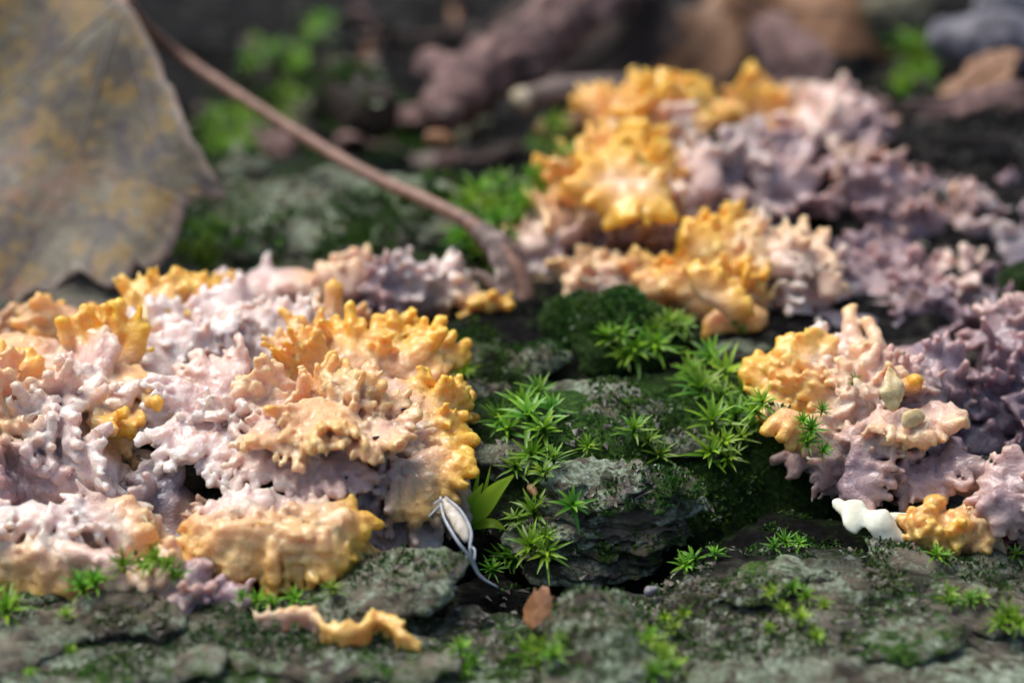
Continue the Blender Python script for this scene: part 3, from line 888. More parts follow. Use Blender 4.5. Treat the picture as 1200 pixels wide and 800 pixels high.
colony('fungus_colony', 'mauve spiky fungus mass behind the orange mound', [
    (850, 220, .48, .72, .56, .46), (900, 210, .36, .66, .56, .45), (830, 252, .45, .56, .46, .42), (900, 245, .34, .66, .46, .36)],
    [(800, 170, 'pink'), (830, 160, 'rose'), (870, 200, 'grey', 1.2), (920, 210, 'mauve', 1.3), (850, 230, 'rose', 1.2), (800, 220, 'pink')],
    20, [
    H((820, 230, .9), (790, 185, 1.2), 'pink', n=6, spread=1., w0=.4, r0=.12, r1=.07),
    H((915, 220, .8), (925, 185, 1.1), 'rose', n=6, spread=1., w0=.5, r0=.13, r1=.08)], size=(.4, .6), fingers=14, res=.058, rr=(.12, .07), fl=(.2, .4), group=GRP, seed=21)
colony('fungus_colony', 'pale mauve fungus mound with one yellow flank farthest back', [
    (960, 160, .32, .66, .56, .5), (890, 140, .32, .46, .46, .48), (1000, 172, .25, .46, .46, .42)],
    [(880, 110, 'orange', 1.1), (900, 90, 'amber'), (870, 130, 'amber'), (960, 140, 'pink', 1.4), (930, 110, 'grey'), (1000, 170, 'mauve'), (980, 110, 'rose')],
    14, (), size=(.32, .48), fingers=12, res=.065, rr=(.13, .08), group=GRP, seed=22)
colony('fungus_colony', 'brown mauve upright fungus clump on the dark wood', [
    (1030, 240, .45, .38, .35, .55), (1015, 215, .6, .35, .3, .4), (1045, 265, .3, .3, .3, .3)],
    [(1010, 190, 'brown'), (1030, 230, 'mauve', 1.3), (1040, 260, 'rose'), (1060, 215, 'amber', .5)], 10, (), size=(.3, .45), fingers=6, res=.05, group=GRP, seed=23)
# right: middle colony
colony('fungus_colony', 'orange and peach fungus with upright yellow crest above the mossy hump', [
    (835, 345, .45, .75, .5, .42), (750, 345, .3, .6, .4, .35), (930, 335, .5, .65, .45, .4), (860, 310, .6, .5, .4, .4), (700, 345, .2, .4, .3, .2), (870, 375, .3, .4, .35, .35)],
    [(830, 275, 'orange'), (850, 345, 'orange', 1.2), (780, 340, 'amber', 1.3), (720, 330, 'peach'), (940, 300, 'peach', 1.3), (900, 330, 'pale', 1.2), (960, 320, 'pink', 1.1), (880, 380, 'peach'), (840, 390, 'amber'), (980, 330, 'rose')],
    22, [
    H((840, 300, .95), (835, 262, 1.2), 'orange', n=9, spread=1.5, w0=.5, r0=.12, r1=.08, label='upright yellow crest'),
    H((840, 350, .9), (855, 330, 1.1), 'orange', n=9, spread=1.6, w0=.5, r0=.12, r1=.08),
    H((790, 345, .6), (790, 320, .75), 'amber', n=9, spread=1.4, w0=.6, r0=.12, r1=.08),
    H((915, 315, .9), (912, 272, 1.15), 'peach', n=6, spread=1.1, w0=.4, r0=.11, r1=.06, tooth=.7),
    H((935, 310, .9), (937, 262, 1.2), 'peach', n=5, spread=.8, w0=.3, r0=.11, r1=.06, tooth=.7),
    H((960, 325, .8), (980, 310, 1.0), 'peach', n=6, spread=1.2, w0=.4, r0=.11, r1=.06, tooth=.7),
    H((860, 370, .6), (865, 395, .4), 'amber', n=7, spread=1.3, w0=.4, r0=.12, r1=.09, tooth=.2),
    H((690, 338, .35), (665, 328, .45), 'peach', n=6, spread=1.2, w0=.3, r0=.1, r1=.07, tooth=.1),
    ], size=(.32, .5), fingers=10, res=.044, group=GRP, seed=24)
# right: spiky purple colony
colony('fungus_colony', 'domed mauve fungus covered in knobby spikes with orange left flank', [
    (1020, 480, .55, .95, .7, .55), (950, 470, .5, .6, .55, .5), (1080, 450, .55, .65, .6, .5), (1020, 540, .35, .7, .45, .4), (1090, 540, .3, .5, .45, .35), (980, 525, .35, .5, .4, .35)],
    [(920, 420, 'orange', 1.1), (905, 440, 'orange'), (950, 480, 'amber', 1.1), (980, 430, 'pale'), (1010, 450, 'peach'), (990, 480, 'pink'), (1040, 400, 'rose', 1.2), (1090, 390, 'mauve', 1.4), (1120, 430, 'mauve', 1.3), (1080, 500, 'rose', 1.2),
     (960, 540, 'rose'), (1010, 570, 'dark'), (1060, 560, 'mauve'), (1110, 550, 'mauve'), (1000, 530, 'rose')],
    30, [
    H((925, 440, .85), (905, 405, 1.05), 'orange', n=8, spread=1.3, w0=.5, r0=.12, r1=.09, tooth=.2),
    H((945, 430, .9), (940, 395, 1.1), 'orange', n=6, spread=1.2, w0=.3, r0=.12, r1=.09, tooth=.2),
    H((925, 460, .8), (902, 450, .85), 'amber', n=7, spread=1.3, w0=.5, r0=.12, r1=.09, tooth=.2),
    H((950, 495, .8), (950, 530, .6), 'amber', n=8, spread=1.5, w0=.6, r0=.12, r1=.09, tooth=.2),
    H((1075, 490, .95), (1095, 515, .95), 'peach', n=7, spread=1.5, w0=.5, r0=.11, r1=.07),
    H((1045, 490, .95), (1048, 515, .95), 'peach', n=5, spread=1., w0=.3, r0=.1, r1=.06),
    H((1003, 408, .95), (990, 374, 1.1), 'peach', finger=True, r0=.13, r1=.09, name='tooth'),
    H((1030, 410, 1.0), (1024, 384, 1.1), 'peach', finger=True, r0=.11, r1=.07, name='tooth'),
    H((1065, 455, 1.1), (1073, 440, 1.35), 'orange', finger=True, r0=.09, r1=.07, name='tooth', label='orange tooth'),
    H((1000, 545, .6), (1050, 560, .55), 'rose', n=8, spread=1.2, w0=.5, r0=.1, r1=.06, ruffle=.12),
    H((1090, 545, .55), (1110, 580, .4), 'rose', n=7, spread=1.3, w0=.5, r0=.1, r1=.07, ruffle=.12),
    ], size=(.26, .42), fingers=70, res=.034, rr=(.09, .055), fl=(.16, .32), group=GRP, seed=25)
colony('fungus_colony', 'dark violet knobby fungus with toothed peach tips beside the mauve dome', [
    (1190, 420, .5, .5, .6, .5), (1240, 440, .5, .6, .6, .5), (1180, 480, .3, .5, .5, .35)],
    [(1180, 370, 'rose'), (1190, 400, 'mauve', 1.2), (1160, 440, 'dark'), (1190, 480, 'dark', 1.3)], 14, [
    H((1185, 395, .8), (1180, 350, 1.05), 'rose', n=5, spread=.9, w0=.3, r0=.11, r1=.07)], size=(.28, .42), fingers=24, res=.042, group=GRP, seed=26)
colony('fungus_colony', 'lilac folded fungus lobe above the dark red flake', [
    (1200, 570, .4, .42, .4, .4), (1240, 590, .4, .5, .4, .4), (1190, 600, .25, .3, .3, .25)],
    [(1165, 550, 'pink', .8), (1190, 570, 'rose', 1.5), (1195, 610, 'mauve', 1.2)], 9, [
    H((1190, 575, .65), (1155, 550, .75), 'rose', n=7, spread=1.1, w0=.4, r0=.11, r1=.07),
    H((1190, 590, .65), (1180, 620, .4), 'rose', n=7, spread=1.2, w0=.4, r0=.11, r1=.08, tooth=.1)], size=(.3, .42), res=.036, group=GRP, seed=27)
colony('fungus_colony', 'knobbly orange fungus cushion next to the cream fragment', [
    (1120, 622, .18, .42, .25, .24), (1090, 625, .16, .25, .22, .2), (1145, 622, .16, .25, .22, .2)],
    [(1120, 600, 'amber', 1.5), (1090, 610, 'amber'), (1150, 600, 'peach'), (1110, 630, 'orange')], 13, (), size=(.16, .26), rr=(.085, .065), fingers=26, fl=(.06, .12), res=.03, tooth=.3, group=GRP, seed=28)
colony('fungus_crust', 'flat dark purple fungus crust spreading over the wood between colonies', [
    (1010, 385, .1, .8, .6, .22), (1080, 345, .12, .9, .7, .25), (1000, 335, .12, .7, .5, .25), (1120, 380, .1, .7, .6, .2), (1150, 330, .05, .5, .5, .2), (960, 390, .15, .5, .4, .25), (1140, 500, .1, .6, .7, .3), (1085, 285, .12, .8, .7, .2), (1150, 275, .12, .7, .6, .2), (1200, 300, .15, .6, .8, .22), (1040, 300, .15, .6, .5, .22), (1170, 375, .12, .6, .5, .22), (1220, 240, .12, .6, .6, .2), (1090, 235, .05, .5, .5, .2)],
    [(1000, 380, 'grey'), (960, 370, 'pale', .8), (1050, 320, 'mauve', 1.2), (1010, 300, 'dark'), (1080, 300, 'mauve'), (1120, 340, 'pink', .9), (1130, 360, 'dark', 1.2), (1140, 320, 'pink', .7), (1160, 500, 'dark', 1.4), (1085, 275, 'mauve'), (1150, 265, 'grey'), (1190, 290, 'dark', 1.2), (1150, 310, 'pale', .7), (1200, 240, 'dark', 1.3)],
    32, (), size=(.3, .5), res=.05, rr=(.09, .06), fingers=16, fl=(.12, .24), tooth=.3, group=GRP, seed=29)
colony('fungus_spike', 'small upright mauve fungus spike with amber tips on the dark wood', [
    (1130, 245, .3, .22, .2, .3), (1110, 265, .2, .3, .25, .2)],
    [(1130, 215, 'mauve', 1.3), (1120, 260, 'rose')], 1, [
    H((1132, 240, .45), (1134, 212, .62), 'rose', finger=True, r0=.09, r1=.06, name='tooth'),
    H((1120, 240, .5), (1118, 218, .7), 'peach', finger=True, r0=.09, r1=.07, name='tooth'),
    H((1140, 245, .5), (1146, 228, .65), 'rose', finger=True, r0=.09, r1=.06, name='tooth')], size=(.2, .3), fingers=6, res=.042, group=GRP, seed=30)

# ------------------------------------------------------------------ bark plates, slabs, moss hump
def barkcol(moss, dark, lich, seed=0.):
    def f(V):
        n = fbm(V[:, 0] * 1.5 + seed, V[:, 1] * 1.5, V[:, 2] * 1.5, 3)
        return np.clip(np.stack([moss + .5 * n, dark + 0 * n, lich - .5 * n], -1), 0, 1)
    return f

BN = ((.05, 2.2), (.045, 5.), (.03, 11.))
def plate(name, label, chains, colf, mat='plate', parent=None, res=.036, aniso=(1, 1, 2.2), noise=BN, k=.1, group=None, cat='bark'):
    S = Solid(res, k); g = S.group(name)
    for pts, rad, sq in chains:
        S.chain(g, pts, rad, (0, 0, 0), squash=sq)
    if parent is None:
        return emit(S, name, label, cat, M[mat], group, colf, noise=noise, aniso=aniso)
    for nm, lb, V, F, c in S.build(noise=noise, aniso=aniso):
        BARKS.append((V, F))
        o = add(name, mesh_data(name, V, F, M[mat], colf(V)), parent)
        if label: o['label'] = label

rng = np.random.default_rng(55)
# curled flake in front of the frilled colony
nf_ = nrm((-.15, -.25, 1))
plate('bark_flake', 'loose curved greenish bark flake under the frilled orange shelf', [
    ([W(320, 722, .12), W(385, 712, .2), W(440, 700, .30), W(490, 682, .42), W(522, 662, .52)], [.16, .30, .36, .36, .2], (nf_, 3.2)),
    ([W(400, 690, .22), W(460, 672, .36), W(505, 660, .48)], [.2, .28, .2], (nf_, 3.2))],
    barkcol(.38, 0, .9, 3), res=.032, noise=((.03, 2.2), (.03, 5.), (.02, 12.)))
# layered front of the middle block
def slab(c, rx, ry, th, tilt, seed, moss, dark, lich, name='bark_plate'):
    r = np.random.default_rng(seed); nn = nrm(tilt); ch = []
    for j in range(4):
        o1 = np.array([r.uniform(-.45, .45) * rx, r.uniform(-.2, .35) * ry, 0]); o1[2] = -(o1[0] * nn[0] + o1[1] * nn[1]) / nn[2]
        w = np.array([r.uniform(.35, .6) * rx, r.normal(0, .12) * ry, r.normal(0, .05)])
        ch.append(([c + o1 - w, c + o1, c + o1 + w], [ry * .5, ry * .62, ry * .45], (nn, ry * .62 / th)))
    plate(name, None, ch, barkcol(moss, dark, lich, seed * 1.7), parent=ground, res=.032, noise=((.03, 1.7), (.025, 5.), (.018, 13.)), aniso=(1, 1, 1.8), k=.03)
lr = np.random.default_rng(41)
for j in range(12):
    zz = .60 - j * .072
    base = W(712, 560 + j * 6.2, .56 - j * .02)
    c = np.array([base[0] + lr.normal(0, .10), W(712, 575, .5)[1] - .028 * j - (.10 if j % 3 == 1 else 0) + lr.normal(0, .05), zz])
    slab(c, lr.uniform(.55, .78), lr.uniform(.30, .44), .05, (lr.normal(0, .10), -.22, 1), 60 + j, [.15, .45, .3][j % 3], [0, .35, .0][j % 3], [1.2, .5, 1.0][j % 3])
slab(W(785, 590, .28), .35, .26, .07, (.4, -.4, 1), 75, .5, 0, .8)
for j, (px, py, zz, rx, ry) in enumerate([(560, 425, .35, .5, .35), (625, 430, .45, .4, .3), (680, 470, .52, .5, .35), (740, 490, .55, .5, .4), (600, 540, .35, .4, .3), (800, 520, .45, .4, .3), (560, 470, .35, .4, .3), (860, 420, .4, .4, .3)]):
    slab(W(px, py, zz), rx, ry, .10, (rng.normal(0, .2), -.3, 1), 80 + j, .38, .25 * (j % 2), .8)
# foreground block
plate('bark_block', 'upright grey-green lichen-coated bark block standing in front of the groove', [
    ([W(700, 722, .42), W(705, 770, .3), W(712, 830, .1)], [.36, .50, .55], (nrm((0, -.3, 1)), 1.5)),
    ([W(665, 740, .3), W(672, 800, .1)], [.2, .3], None), ([W(735, 735, .3), W(745, 800, .05)], [.2, .32], None)],
    barkcol(.34, 0, 1.0, 5), res=.036, noise=((.06, 2.), (.06, 4.5), (.03, 10.)))
# moss-covered hump
plate('moss_cushion', 'rounded dark green mossy hump below the orange and peach fungus', [
    ([W(665, 385, .45), W(720, 388, .55), W(775, 398, .45)], [.34, .46, .32], None), ([W(700, 420, .35), W(750, 420, .35)], [.36, .34], None)],
    barkcol(1.0, .45, 0, 6), res=.04, cat='moss', noise=((.08, 2.), (.05, 5.), (.03, 11.)), aniso=(1, 1, 1))
plate('bark_lump', 'pale green crusted bark knob between two moss tufts', [
    ([W(660, 465, .45), W(720, 480, .5), W(760, 500, .42)], [.22, .3, .2], (nrm((0, -.4, 1)), 1.6))], barkcol(.30, 0, 1.3, 8), res=.036)
# slabs behind
plate('bark_chunk', 'broad greenish bark slab lying under the leaf stalk', [
    ([W(290, 240, .30), W(400, 238, .34), W(500, 250, .34), W(560, 262, .25)], [.5, .62, .6, .35], (nrm((0, -.2, 1)), 3.2))], barkcol(.42, 0, 1.0, 9), mat='slab', res=.055)
plate('bark_chunk', 'pale grey bark slab lying behind the cream fungus', [
    ([W(290, 282, .25), W(340, 280, .28), W(388, 282, .25)], [.26, .30, .24], (nrm((0, -.5, 1)), 2.))], barkcol(.05, 0, 1., 10), mat='slab', res=.055)
plate('bark_chunk', 'small pale bark chip near the leaf margin', [
    ([W(272, 200, .2), W(300, 196, .22)], [.2, .2], (nrm((0, -.5, 1)), 1.8))], barkcol(.1, 0, 1., 11), mat='slab', res=.06)
plate('bark_chunk', 'dark mossy bark corner at the edge of the purple crust', [
    ([W(1200, 345, .35), W(1250, 330, .4)], [.36, .5], None)], barkcol(.9, .7, .2, 12), res=.045)
# bark plates on the front benches: pieces of the log
for (px, py, rx, ry, zz) in [(40, 750, .8, .45, .15), (150, 735, .55, .3, .16), (250, 760, .7, .4, .14), (150, 790, .9, .35, .14), (370, 785, .8, .35, .1), (480, 790, .5, .3, .1), (560, 765, .35, .25, .05),
                           (850, 775, .6, .4, .25), (960, 740, .6, .3, .35), (1060, 735, .55, .35, .35), (1160, 700, .6, .35, .25), (1010, 690, .6, .3, .25), (1130, 770, .8, .4, .25), (900, 690, .45, .3, .2), (980, 790, .6, .3, .3),
                           (540, 740, .3, .2, 0.), (820, 705, .3, .3, .15), (1150, 662, .5, .25, .12), (1060, 660, .4, .2, .1), (60, 705, .5, .2, .05)]:
    c = W(px, py, zz); c[2] = GI(c[0], c[1]) + .02
    a = rng.normal(0, .35)
    d = np.array([math.cos(a), math.sin(a), rng.normal(0, .06)])
    nn = nrm((rng.normal(0, .12), -.12 + rng.normal(0, .12), 1))
    plate('bark_plate', None, [([c - d * (rx - ry * .6), c, c + d * (rx - ry * .6)], [ry * .8, ry, ry * .75], (nn, 4.2))],
          barkcol(rng.uniform(.1, .6), 0, rng.uniform(.35, 1.2), rng.random() * 20), parent=ground, res=.038, noise=((.035, 1.8), (.028, 5.), (.022, 13.)), aniso=(1, 1, 1.6), k=.04)

# ------------------------------------------------------------------ dead leaf with its stalk
LP0 = W(120, 330, .25); LN = nrm((-.10, -.62, .78))
outl = [(150, 8), (172, 40), (193, 85), (213, 130), (228, 165), (248, 200), (268, 228), (250, 232), (232, 231), (218, 240), (212, 262), (205, 285), (192, 305),
        (178, 318), (160, 312), (148, 335), (128, 342), (112, 330), (98, 322), (82, 322), (70, 334), (58, 342), (40, 340), (26, 347), (14, 360), (-6, 366), (-40, 372), (-80, 360), (-120, 330), (-160, 300), (-200, 240), (-215, 170), (-190, 90), (-150, 20), (-100, -50), (-40, -110), (20, -140), (70, -110), (100, -60), (125, -15)]
def catmull(pts, n):
    P = np.array(pts, float); out = []
    m = len(P)
    for i in range(m):
        p0, p1, p2, p3 = P[i - 1], P[i], P[(i + 1) % m], P[(i + 2) % m]
        for t in np.arange(n) / n:
            out.append(.5 * ((2 * p1) + (-p0 + p2) * t + (2 * p0 - 5 * p1 + 4 * p2 - p3) * t * t + (-p0 + 3 * p1 - 3 * p2 + p3) * t ** 3))
    return np.array(out)
def leafwave(q):
    x, y = q[..., 0], q[..., 1]
    return .10 * np.sin(x * 1.3 + .5) + .08 * np.sin(y * 1.7 + x) + .05 * np.sin(x * 3.1 - y * 2.2)
JIT = np.random.default_rng(2).normal(0, .016, (400, 3))
def sheet(name, outline3, n_dir, rings, mat, thick, parent, wave=None, cpos=None):
    """a thin leaf: rings from the centre to the outline, two sides and an edge"""
    O = np.asarray(outline3); m = len(O); c = O.mean(0) if cpos is None else np.asarray(cpos)
    V = []; rim = []
    for r in range(1, rings + 1):
        t = (r / rings)
        q = c + (O - c) * t + (JIT[:m] * t ** 14)
        if wave is not None: q = q + n_dir * wave(q)[:, None]
        V.append(q); rim.append(np.full(m, sstep(.93, 1., t)))
    cc = c + (n_dir * wave(c[None])[0] if wave is not None else 0)
    top = np.concatenate([[cc]] + V); rm = np.concatenate([[0]] + rim)
    n = len(top)
    Vv = np.concatenate([top, top - n_dir * thick])
    F = []
    for s_, off in ((0, 0), (1, n)):
        for i in range(m):
            j = (i + 1) % m
            f = [off, off + 1 + i, off + 1 + j]
            F.append(f if not s_ else f[::-1])
            for r in range(rings - 1):
                a = off + 1 + r * m + i; b = off + 1 + r * m + j
                f = [a, a + m, b + m, b]
                F.append(f if not s_ else f[::-1])
    e = 1 + (rings - 1) * m
    for i in range(m):
        j = (i + 1) % m
        F.append([e + i, n + e + i, n + e + j, e + j])
    col = np.repeat(np.concatenate([rm, rm])[:, None], 3, 1)
    return add(name, mesh_data(name, Vv, F, mat, col), parent)
def tube(name, pts, rad, mat, parent, seg=10, cap=True, flat=None):
    P = np.asarray(pts, float); R = np.broadcast_to(np.asarray(rad, float), (len(P),))
    V = []; T = np.gradient(P, axis=0)
    u = None
    for i in range(len(P)):
        t = nrm(T[i])
        if u is None: u = nrm(np.cross(t, (0, 0, 1)) if abs(t[2]) < .9 else np.cross(t, (1, 0, 0)))
        u = nrm(u - t * np.dot(u, t)); w = np.cross(t, u)
        for k in range(seg):
            a = 2 * math.pi * k / seg
            V.append(P[i] + R[i] * (u * math.cos(a) + w * math.sin(a) * (flat or 1.)))
    F = []
    for i in range(len(P) - 1):
        for k in range(seg):
            a = i * seg + k; b = i * seg + (k + 1) % seg
            F.append([a, b, b + seg, a + seg])
    if cap:
        F.append(list(range(seg))[::-1]); F.append([(len(P) - 1) * seg + k for k in range(seg)])
    return add(name, mesh_data(name, V, F, mat), parent)
def spline(ctrl, n):
    C = np.asarray(ctrl, float); C = np.vstack([2 * C[0] - C[1], C, 2 * C[-1] - C[-2]]); out = []
    for i in range(1, len(C) - 2):
        for t in np.arange(n) / n:
            p0, p1, p2, p3 = C[i - 1:i + 3]
            out.append(.5 * ((2 * p1) + (-p0 + p2) * t + (2 * p0 - 5 * p1 + 4 * p2 - p3) * t * t + (-p0 + 3 * p1 - 3 * p2 + p3) * t ** 3))
    out.append(C[-2]); return np.array(out)

leaf_root = tag(empty('dead_leaf', (0, 0, 0)), 'mottled grey-yellow dead leaf with ragged edge and long brown stalk', 'leaf')
O3 = np.array([Wplane(a, b, LP0, LN) for a, b in catmull(outl, 4)])
sheet('blade', O3, LN, 26, M['leaf'], .035, leaf_root, leafwave, Wplane(20, 150, LP0, LN))
j0 = Wplane(148, 12, LP0, LN)
M['vein'] = mat_simple('leaf_vein', [(.3, (.12, .10, .08)), (.7, (.22, .19, .15))], 4, .6, .3, .02)
for tgt in [(30, 335), (205, 255), (-150, 200)]:
    e = Wplane(*tgt, LP0, LN); t = np.linspace(0, .93, 16)[:, None]
    p = j0 + (e - j0) * t; p = p + LN * (leafwave(p) - .006)[:, None]
    tube('vein', p, np.linspace(.03, .008, 16), M['vein'], leaf_root, 6)
pe = WY(598, 345, 1.0)
q1 = WY(150, 14, 5.6)
ctrl = [j0 + LN * leafwave(j0[None])[0], WY(200, 57, 4.9), WY(300, 125, 3.9), WY(420, 198, 2.6), WY(500, 235, 1.7), WY(545, 258, 1.25), WY(575, 283, .95)]
pp = spline(ctrl, 8)
stalk = tube('stalk', pp, np.interp(np.linspace(0, 1, len(pp)), [0, .1, .75, .92, 1], [.10, .075, .085, .115, .16]), M['petiole'], leaf_root, 12)
pb = spline([WY(562, 267, 1.05), WY(585, 290, .8), WY(602, 325, .55), WY(609, 372, .25)], 8)
o = tube('stalk_base', pb, np.interp(np.linspace(0, 1, len(pb)), [0, .35, .7, 1], [.13, .20, .22, .19]) + .015 * np.sin(np.arange(len(pb)) * 1.3), M['stalkbase'], stalk, 14, flat=.6)
tube('sheath', spline([WY(590, 288, .7), WY(608, 315, .5), WY(618, 345, .32), WY(616, 366, .2)], 5), np.interp(np.linspace(0, 1, 16), [0, .3, .8, 1], [.04, .09, .10, .05]), M['petiole'], stalk, 9, flat=.5)
tube('sheath', spline([WY(582, 292, .7), WY(585, 318, .5), WY(583, 335, .4)], 5), np.interp(np.linspace(0, 1, 11), [0, .3, .8, 1], [.03, .05, .04, .015]), M['husk'], stalk, 7, flat=.5)
o = tube('torn_fibre', spline([WY(556, 318, .5), WY(575, 330, .42), WY(590, 350, .3), WY(600, 388, .0)], 6), np.array([.025, .04, .05, .06, .06, .065, .07, .07, .07, .07, .07, .06, .06, .06, .055, .05, .05, .045, .03]), M['stalkbase'], stalk, 8)

# ------------------------------------------------------------------ litter at the back
def lump(name, label, cat, chains, mat, noise=BN, res=.06, group=None, k=.1):
    S = Solid(res, k); g = S.group(name)
    for pts, rad, sq in chains: S.chain(g, pts, rad, (0, 0, 0), squash=sq)
    return emit(S, name, label, cat, mat, group, noise=noise)
lump('bark_stick', 'thick pinkish brown rotten stick lying beyond the leaf stalk', 'stick', [([WY(515, 128, 5.4), WY(600, 70, 6.6), WY(680, 10, 8.0), WY(770, -60, 9.6)], [.30, .42, .42, .4], None), ([WY(500, 75, 6.4), WY(530, 90, 6.2)], [.2, .25], None), ([WY(560, 60, 6.6), WY(620, 95, 6.2)], [.2, .2], None)], M['stick'], ((.10, 1.6), (.07, 4.), (.03, 11.)))
tw = tag(empty('twig', WY(690, 105, 6.0)), 'pale-ended brown twig lying behind the orange mound', 'twig')
bs = np.array(tw.location)
tube('wood', np.array([WY(612, 118, 5.6), WY(650, 106, 5.8), WY(700, 103, 6.1), WY(780, 98, 6.5)]) - bs, [.15, .17, .16, .13], M['twig'], tw, 12)
tube('cut_end', np.array([WY(606, 120, 5.55), WY(616, 117, 5.62)]) - bs, [.17, .18], M['palewood'], tw, 12)
lump('pebble', 'small pale pebble among the dark moss', 'pebble', [([WY(408, 92, 7.0), WY(424, 88, 7.05)], [.13, .13], None)], M['palewood'], ((.03, 4.),))
lump('grey_stone', 'bluish grey stone with pale top beyond the dark wood', 'stone', [([WY(1110, 45, 8.0), WY(1180, 50, 7.6), WY(1250, 60, 7.4)], [.3, .45, .4], None), ([WY(1170, 15, 8.4), WY(1240, 5, 8.6)], [.35, .4], None)], M['stone'], ((.06, 2.), (.04, 5.)))
lump('grey_stone', 'dull green-grey stone behind the bright moss tuft', 'stone', [([WY(1030, 20, 9.6), WY(1070, 10, 9.8)], [.5, .5], None)], M['slab'], ((.06, 2.), (.04, 5.)))
lump('wood_chip', 'small tan wood chip fallen next to the pink stick', 'chip', [([WY(640, 150, 5.2), WY(680, 145, 5.4)], [.14, .16], None)], M['brownleaf'], ((.04, 4.),))
lump('wood_chip', 'small amber wood chip below the rotten stick tip', 'chip', [([WY(505, 162, 5.0), WY(522, 165, 5.0)], [.10, .12], None)], M['brownleaf'], ((.03, 5.),))
lump('dark_clod', 'dark brown clod of rotten litter beside the stick', 'litter', [([WY(400, 110, 6.6), WY(440, 130, 6.0)], [.4, .35], None)], M['litter'])
def litter_leaf(label, cpx, cpy, y, rx, ry, rot, tilt, mat, seed, group='dead leaves behind the fungus'):
    r = np.random.default_rng(seed)
    c = WY(cpx, cpy, y)
    th = np.linspace(0, 2 * math.pi, 64, endpoint=False)
    rad = 1 + .10 * np.sin(5 * th + r.random() * 6) + .05 * np.sin(11 * th + r.random() * 6)
    ex = np.array([math.cos(rot), math.sin(rot), .15 * r.normal()]); nd = nrm((tilt[0], tilt[1], 1)); ex = nrm(ex - nd * np.dot(ex, nd)); ey = np.cross(nd, ex)
    O = (np.cos(th) * rad * rx)[:, None] * ex + (np.sin(th) * rad * ry)[:, None] * ey
    f1, f2 = r.uniform(1.2, 2.4, 2)
    wave = lambda q: .16 * np.sin(q[..., 0] * f1 * 1.6) + .12 * np.sin(q[..., 1] * f2 * 1.8 + 1)
    root = tag(empty('litter_leaf', c), label, 'leaf', group)
    sheet('blade', O, nd, 14, mat, .03, root, wave)
    t = np.linspace(-.95, .95, 14)[:, None]; p = ex * rx * t; p = p + nd * (wave(p) + .01)[:, None]
    tube('midrib', p, np.linspace(.035, .015, 14), mat, root, 6)
litter_leaf('tan dead leaf with orange tip arching over the far moss', 950, 15, 9.4, 1.3, .75, -.3, (.1, -.75), M['brownleaf'], 1)
litter_leaf('dull mauve-brown dead leaf hanging behind the pale mauve mound', 925, 70, 8.2, .8, .45, -1.0, (.2, -.9), M['stick'], 2)
litter_leaf('curled orange-brown dead leaf on the dark wood under the grey stone', 1150, 96, 6.0, .55, .3, .2, (-.3, -.5), M['brownleaf'], 3)
litter_leaf('dark brown dead leaf lying flat behind the twig', 730, 50, 8.6, .9, .6, .4, (.0, -.8), M['litter'], 4)
litter_leaf('rust brown dead leaf in the shade behind the orange crest', 830, 50, 9.2, 1.0, .6, 1.0, (.2, -.7), M['brownleaf'], 5)
litter_leaf('long dark flat dead leaf strip on the wood at the stone foot', 1140, 122, 5.4, .95, .16, .05, (0, -.2), M['stick'], 6)
litter_leaf('dim brown dead leaf leaning over the pink stick end', 640, 25, 9.8, 1.0, .5, .5, (0, -.6), M['litter'], 7)

chipm = [M['litter'], M['stick'], M['twig'], M['slab'], M['brownleaf']]
rng = np.random.default_rng(9)
protos = []
for j in range(6):
    S = Solid(.06, .08); g = S.group('bark_chip'); d = rng.normal(0, 1, 3) * np.array([1, .6, .2]); d = nrm(d)
    S.chain(g, [-d * rng.uniform(.2, .5), rng.normal(0, .06, 3), d * rng.uniform(.2, .5)], [rng.uniform(.1, .2), rng.uniform(.14, .26), rng.uniform(.08, .18)], (.3, 0, .7), squash=(nrm((rng.normal(0, .3), -.3, 1)), rng.uniform(1.2, 2.6)))
    nm, lb, V, F, c = S.build(noise=BN)[0]
    protos.append(mesh_data('bark_chip', V, F, chipm[j % 5], c))
for j in range(70):
    px, py = rng.uniform(230, 860), rng.uniform(-20, 190)
    if j > 55: px, py = rng.uniform(1000, 1230), rng.uniform(-20, 200)
    if 610 < px < 1000 and py > 110: continue
    c = W(px, py, -.6); c[2] = GI(c[0], c[1]) + .05
    o = add('bark_chip', protos[j % 6]); o.location = c; o.rotation_euler = (rng.normal(0, .3), rng.normal(0, .3), rng.random() * 6.3)
    o.scale = (rng.uniform(.7, 1.5),) * 3
    tag(o, ['small near-black rotten chip', 'small pinkish brown bark chip', 'small grey-brown wood chip', 'small pale lichen-grey bark chip', 'small orange-brown chip', 'small flat near-black rotten flake'][j % 6] + (' on the dark wood near the grey stone' if px > 1000 else ' in the litter between leaf and pink stick' if px < 520 else ' in the litter around pink stick and twig'), 'chip', 'bark chips in the litter behind')

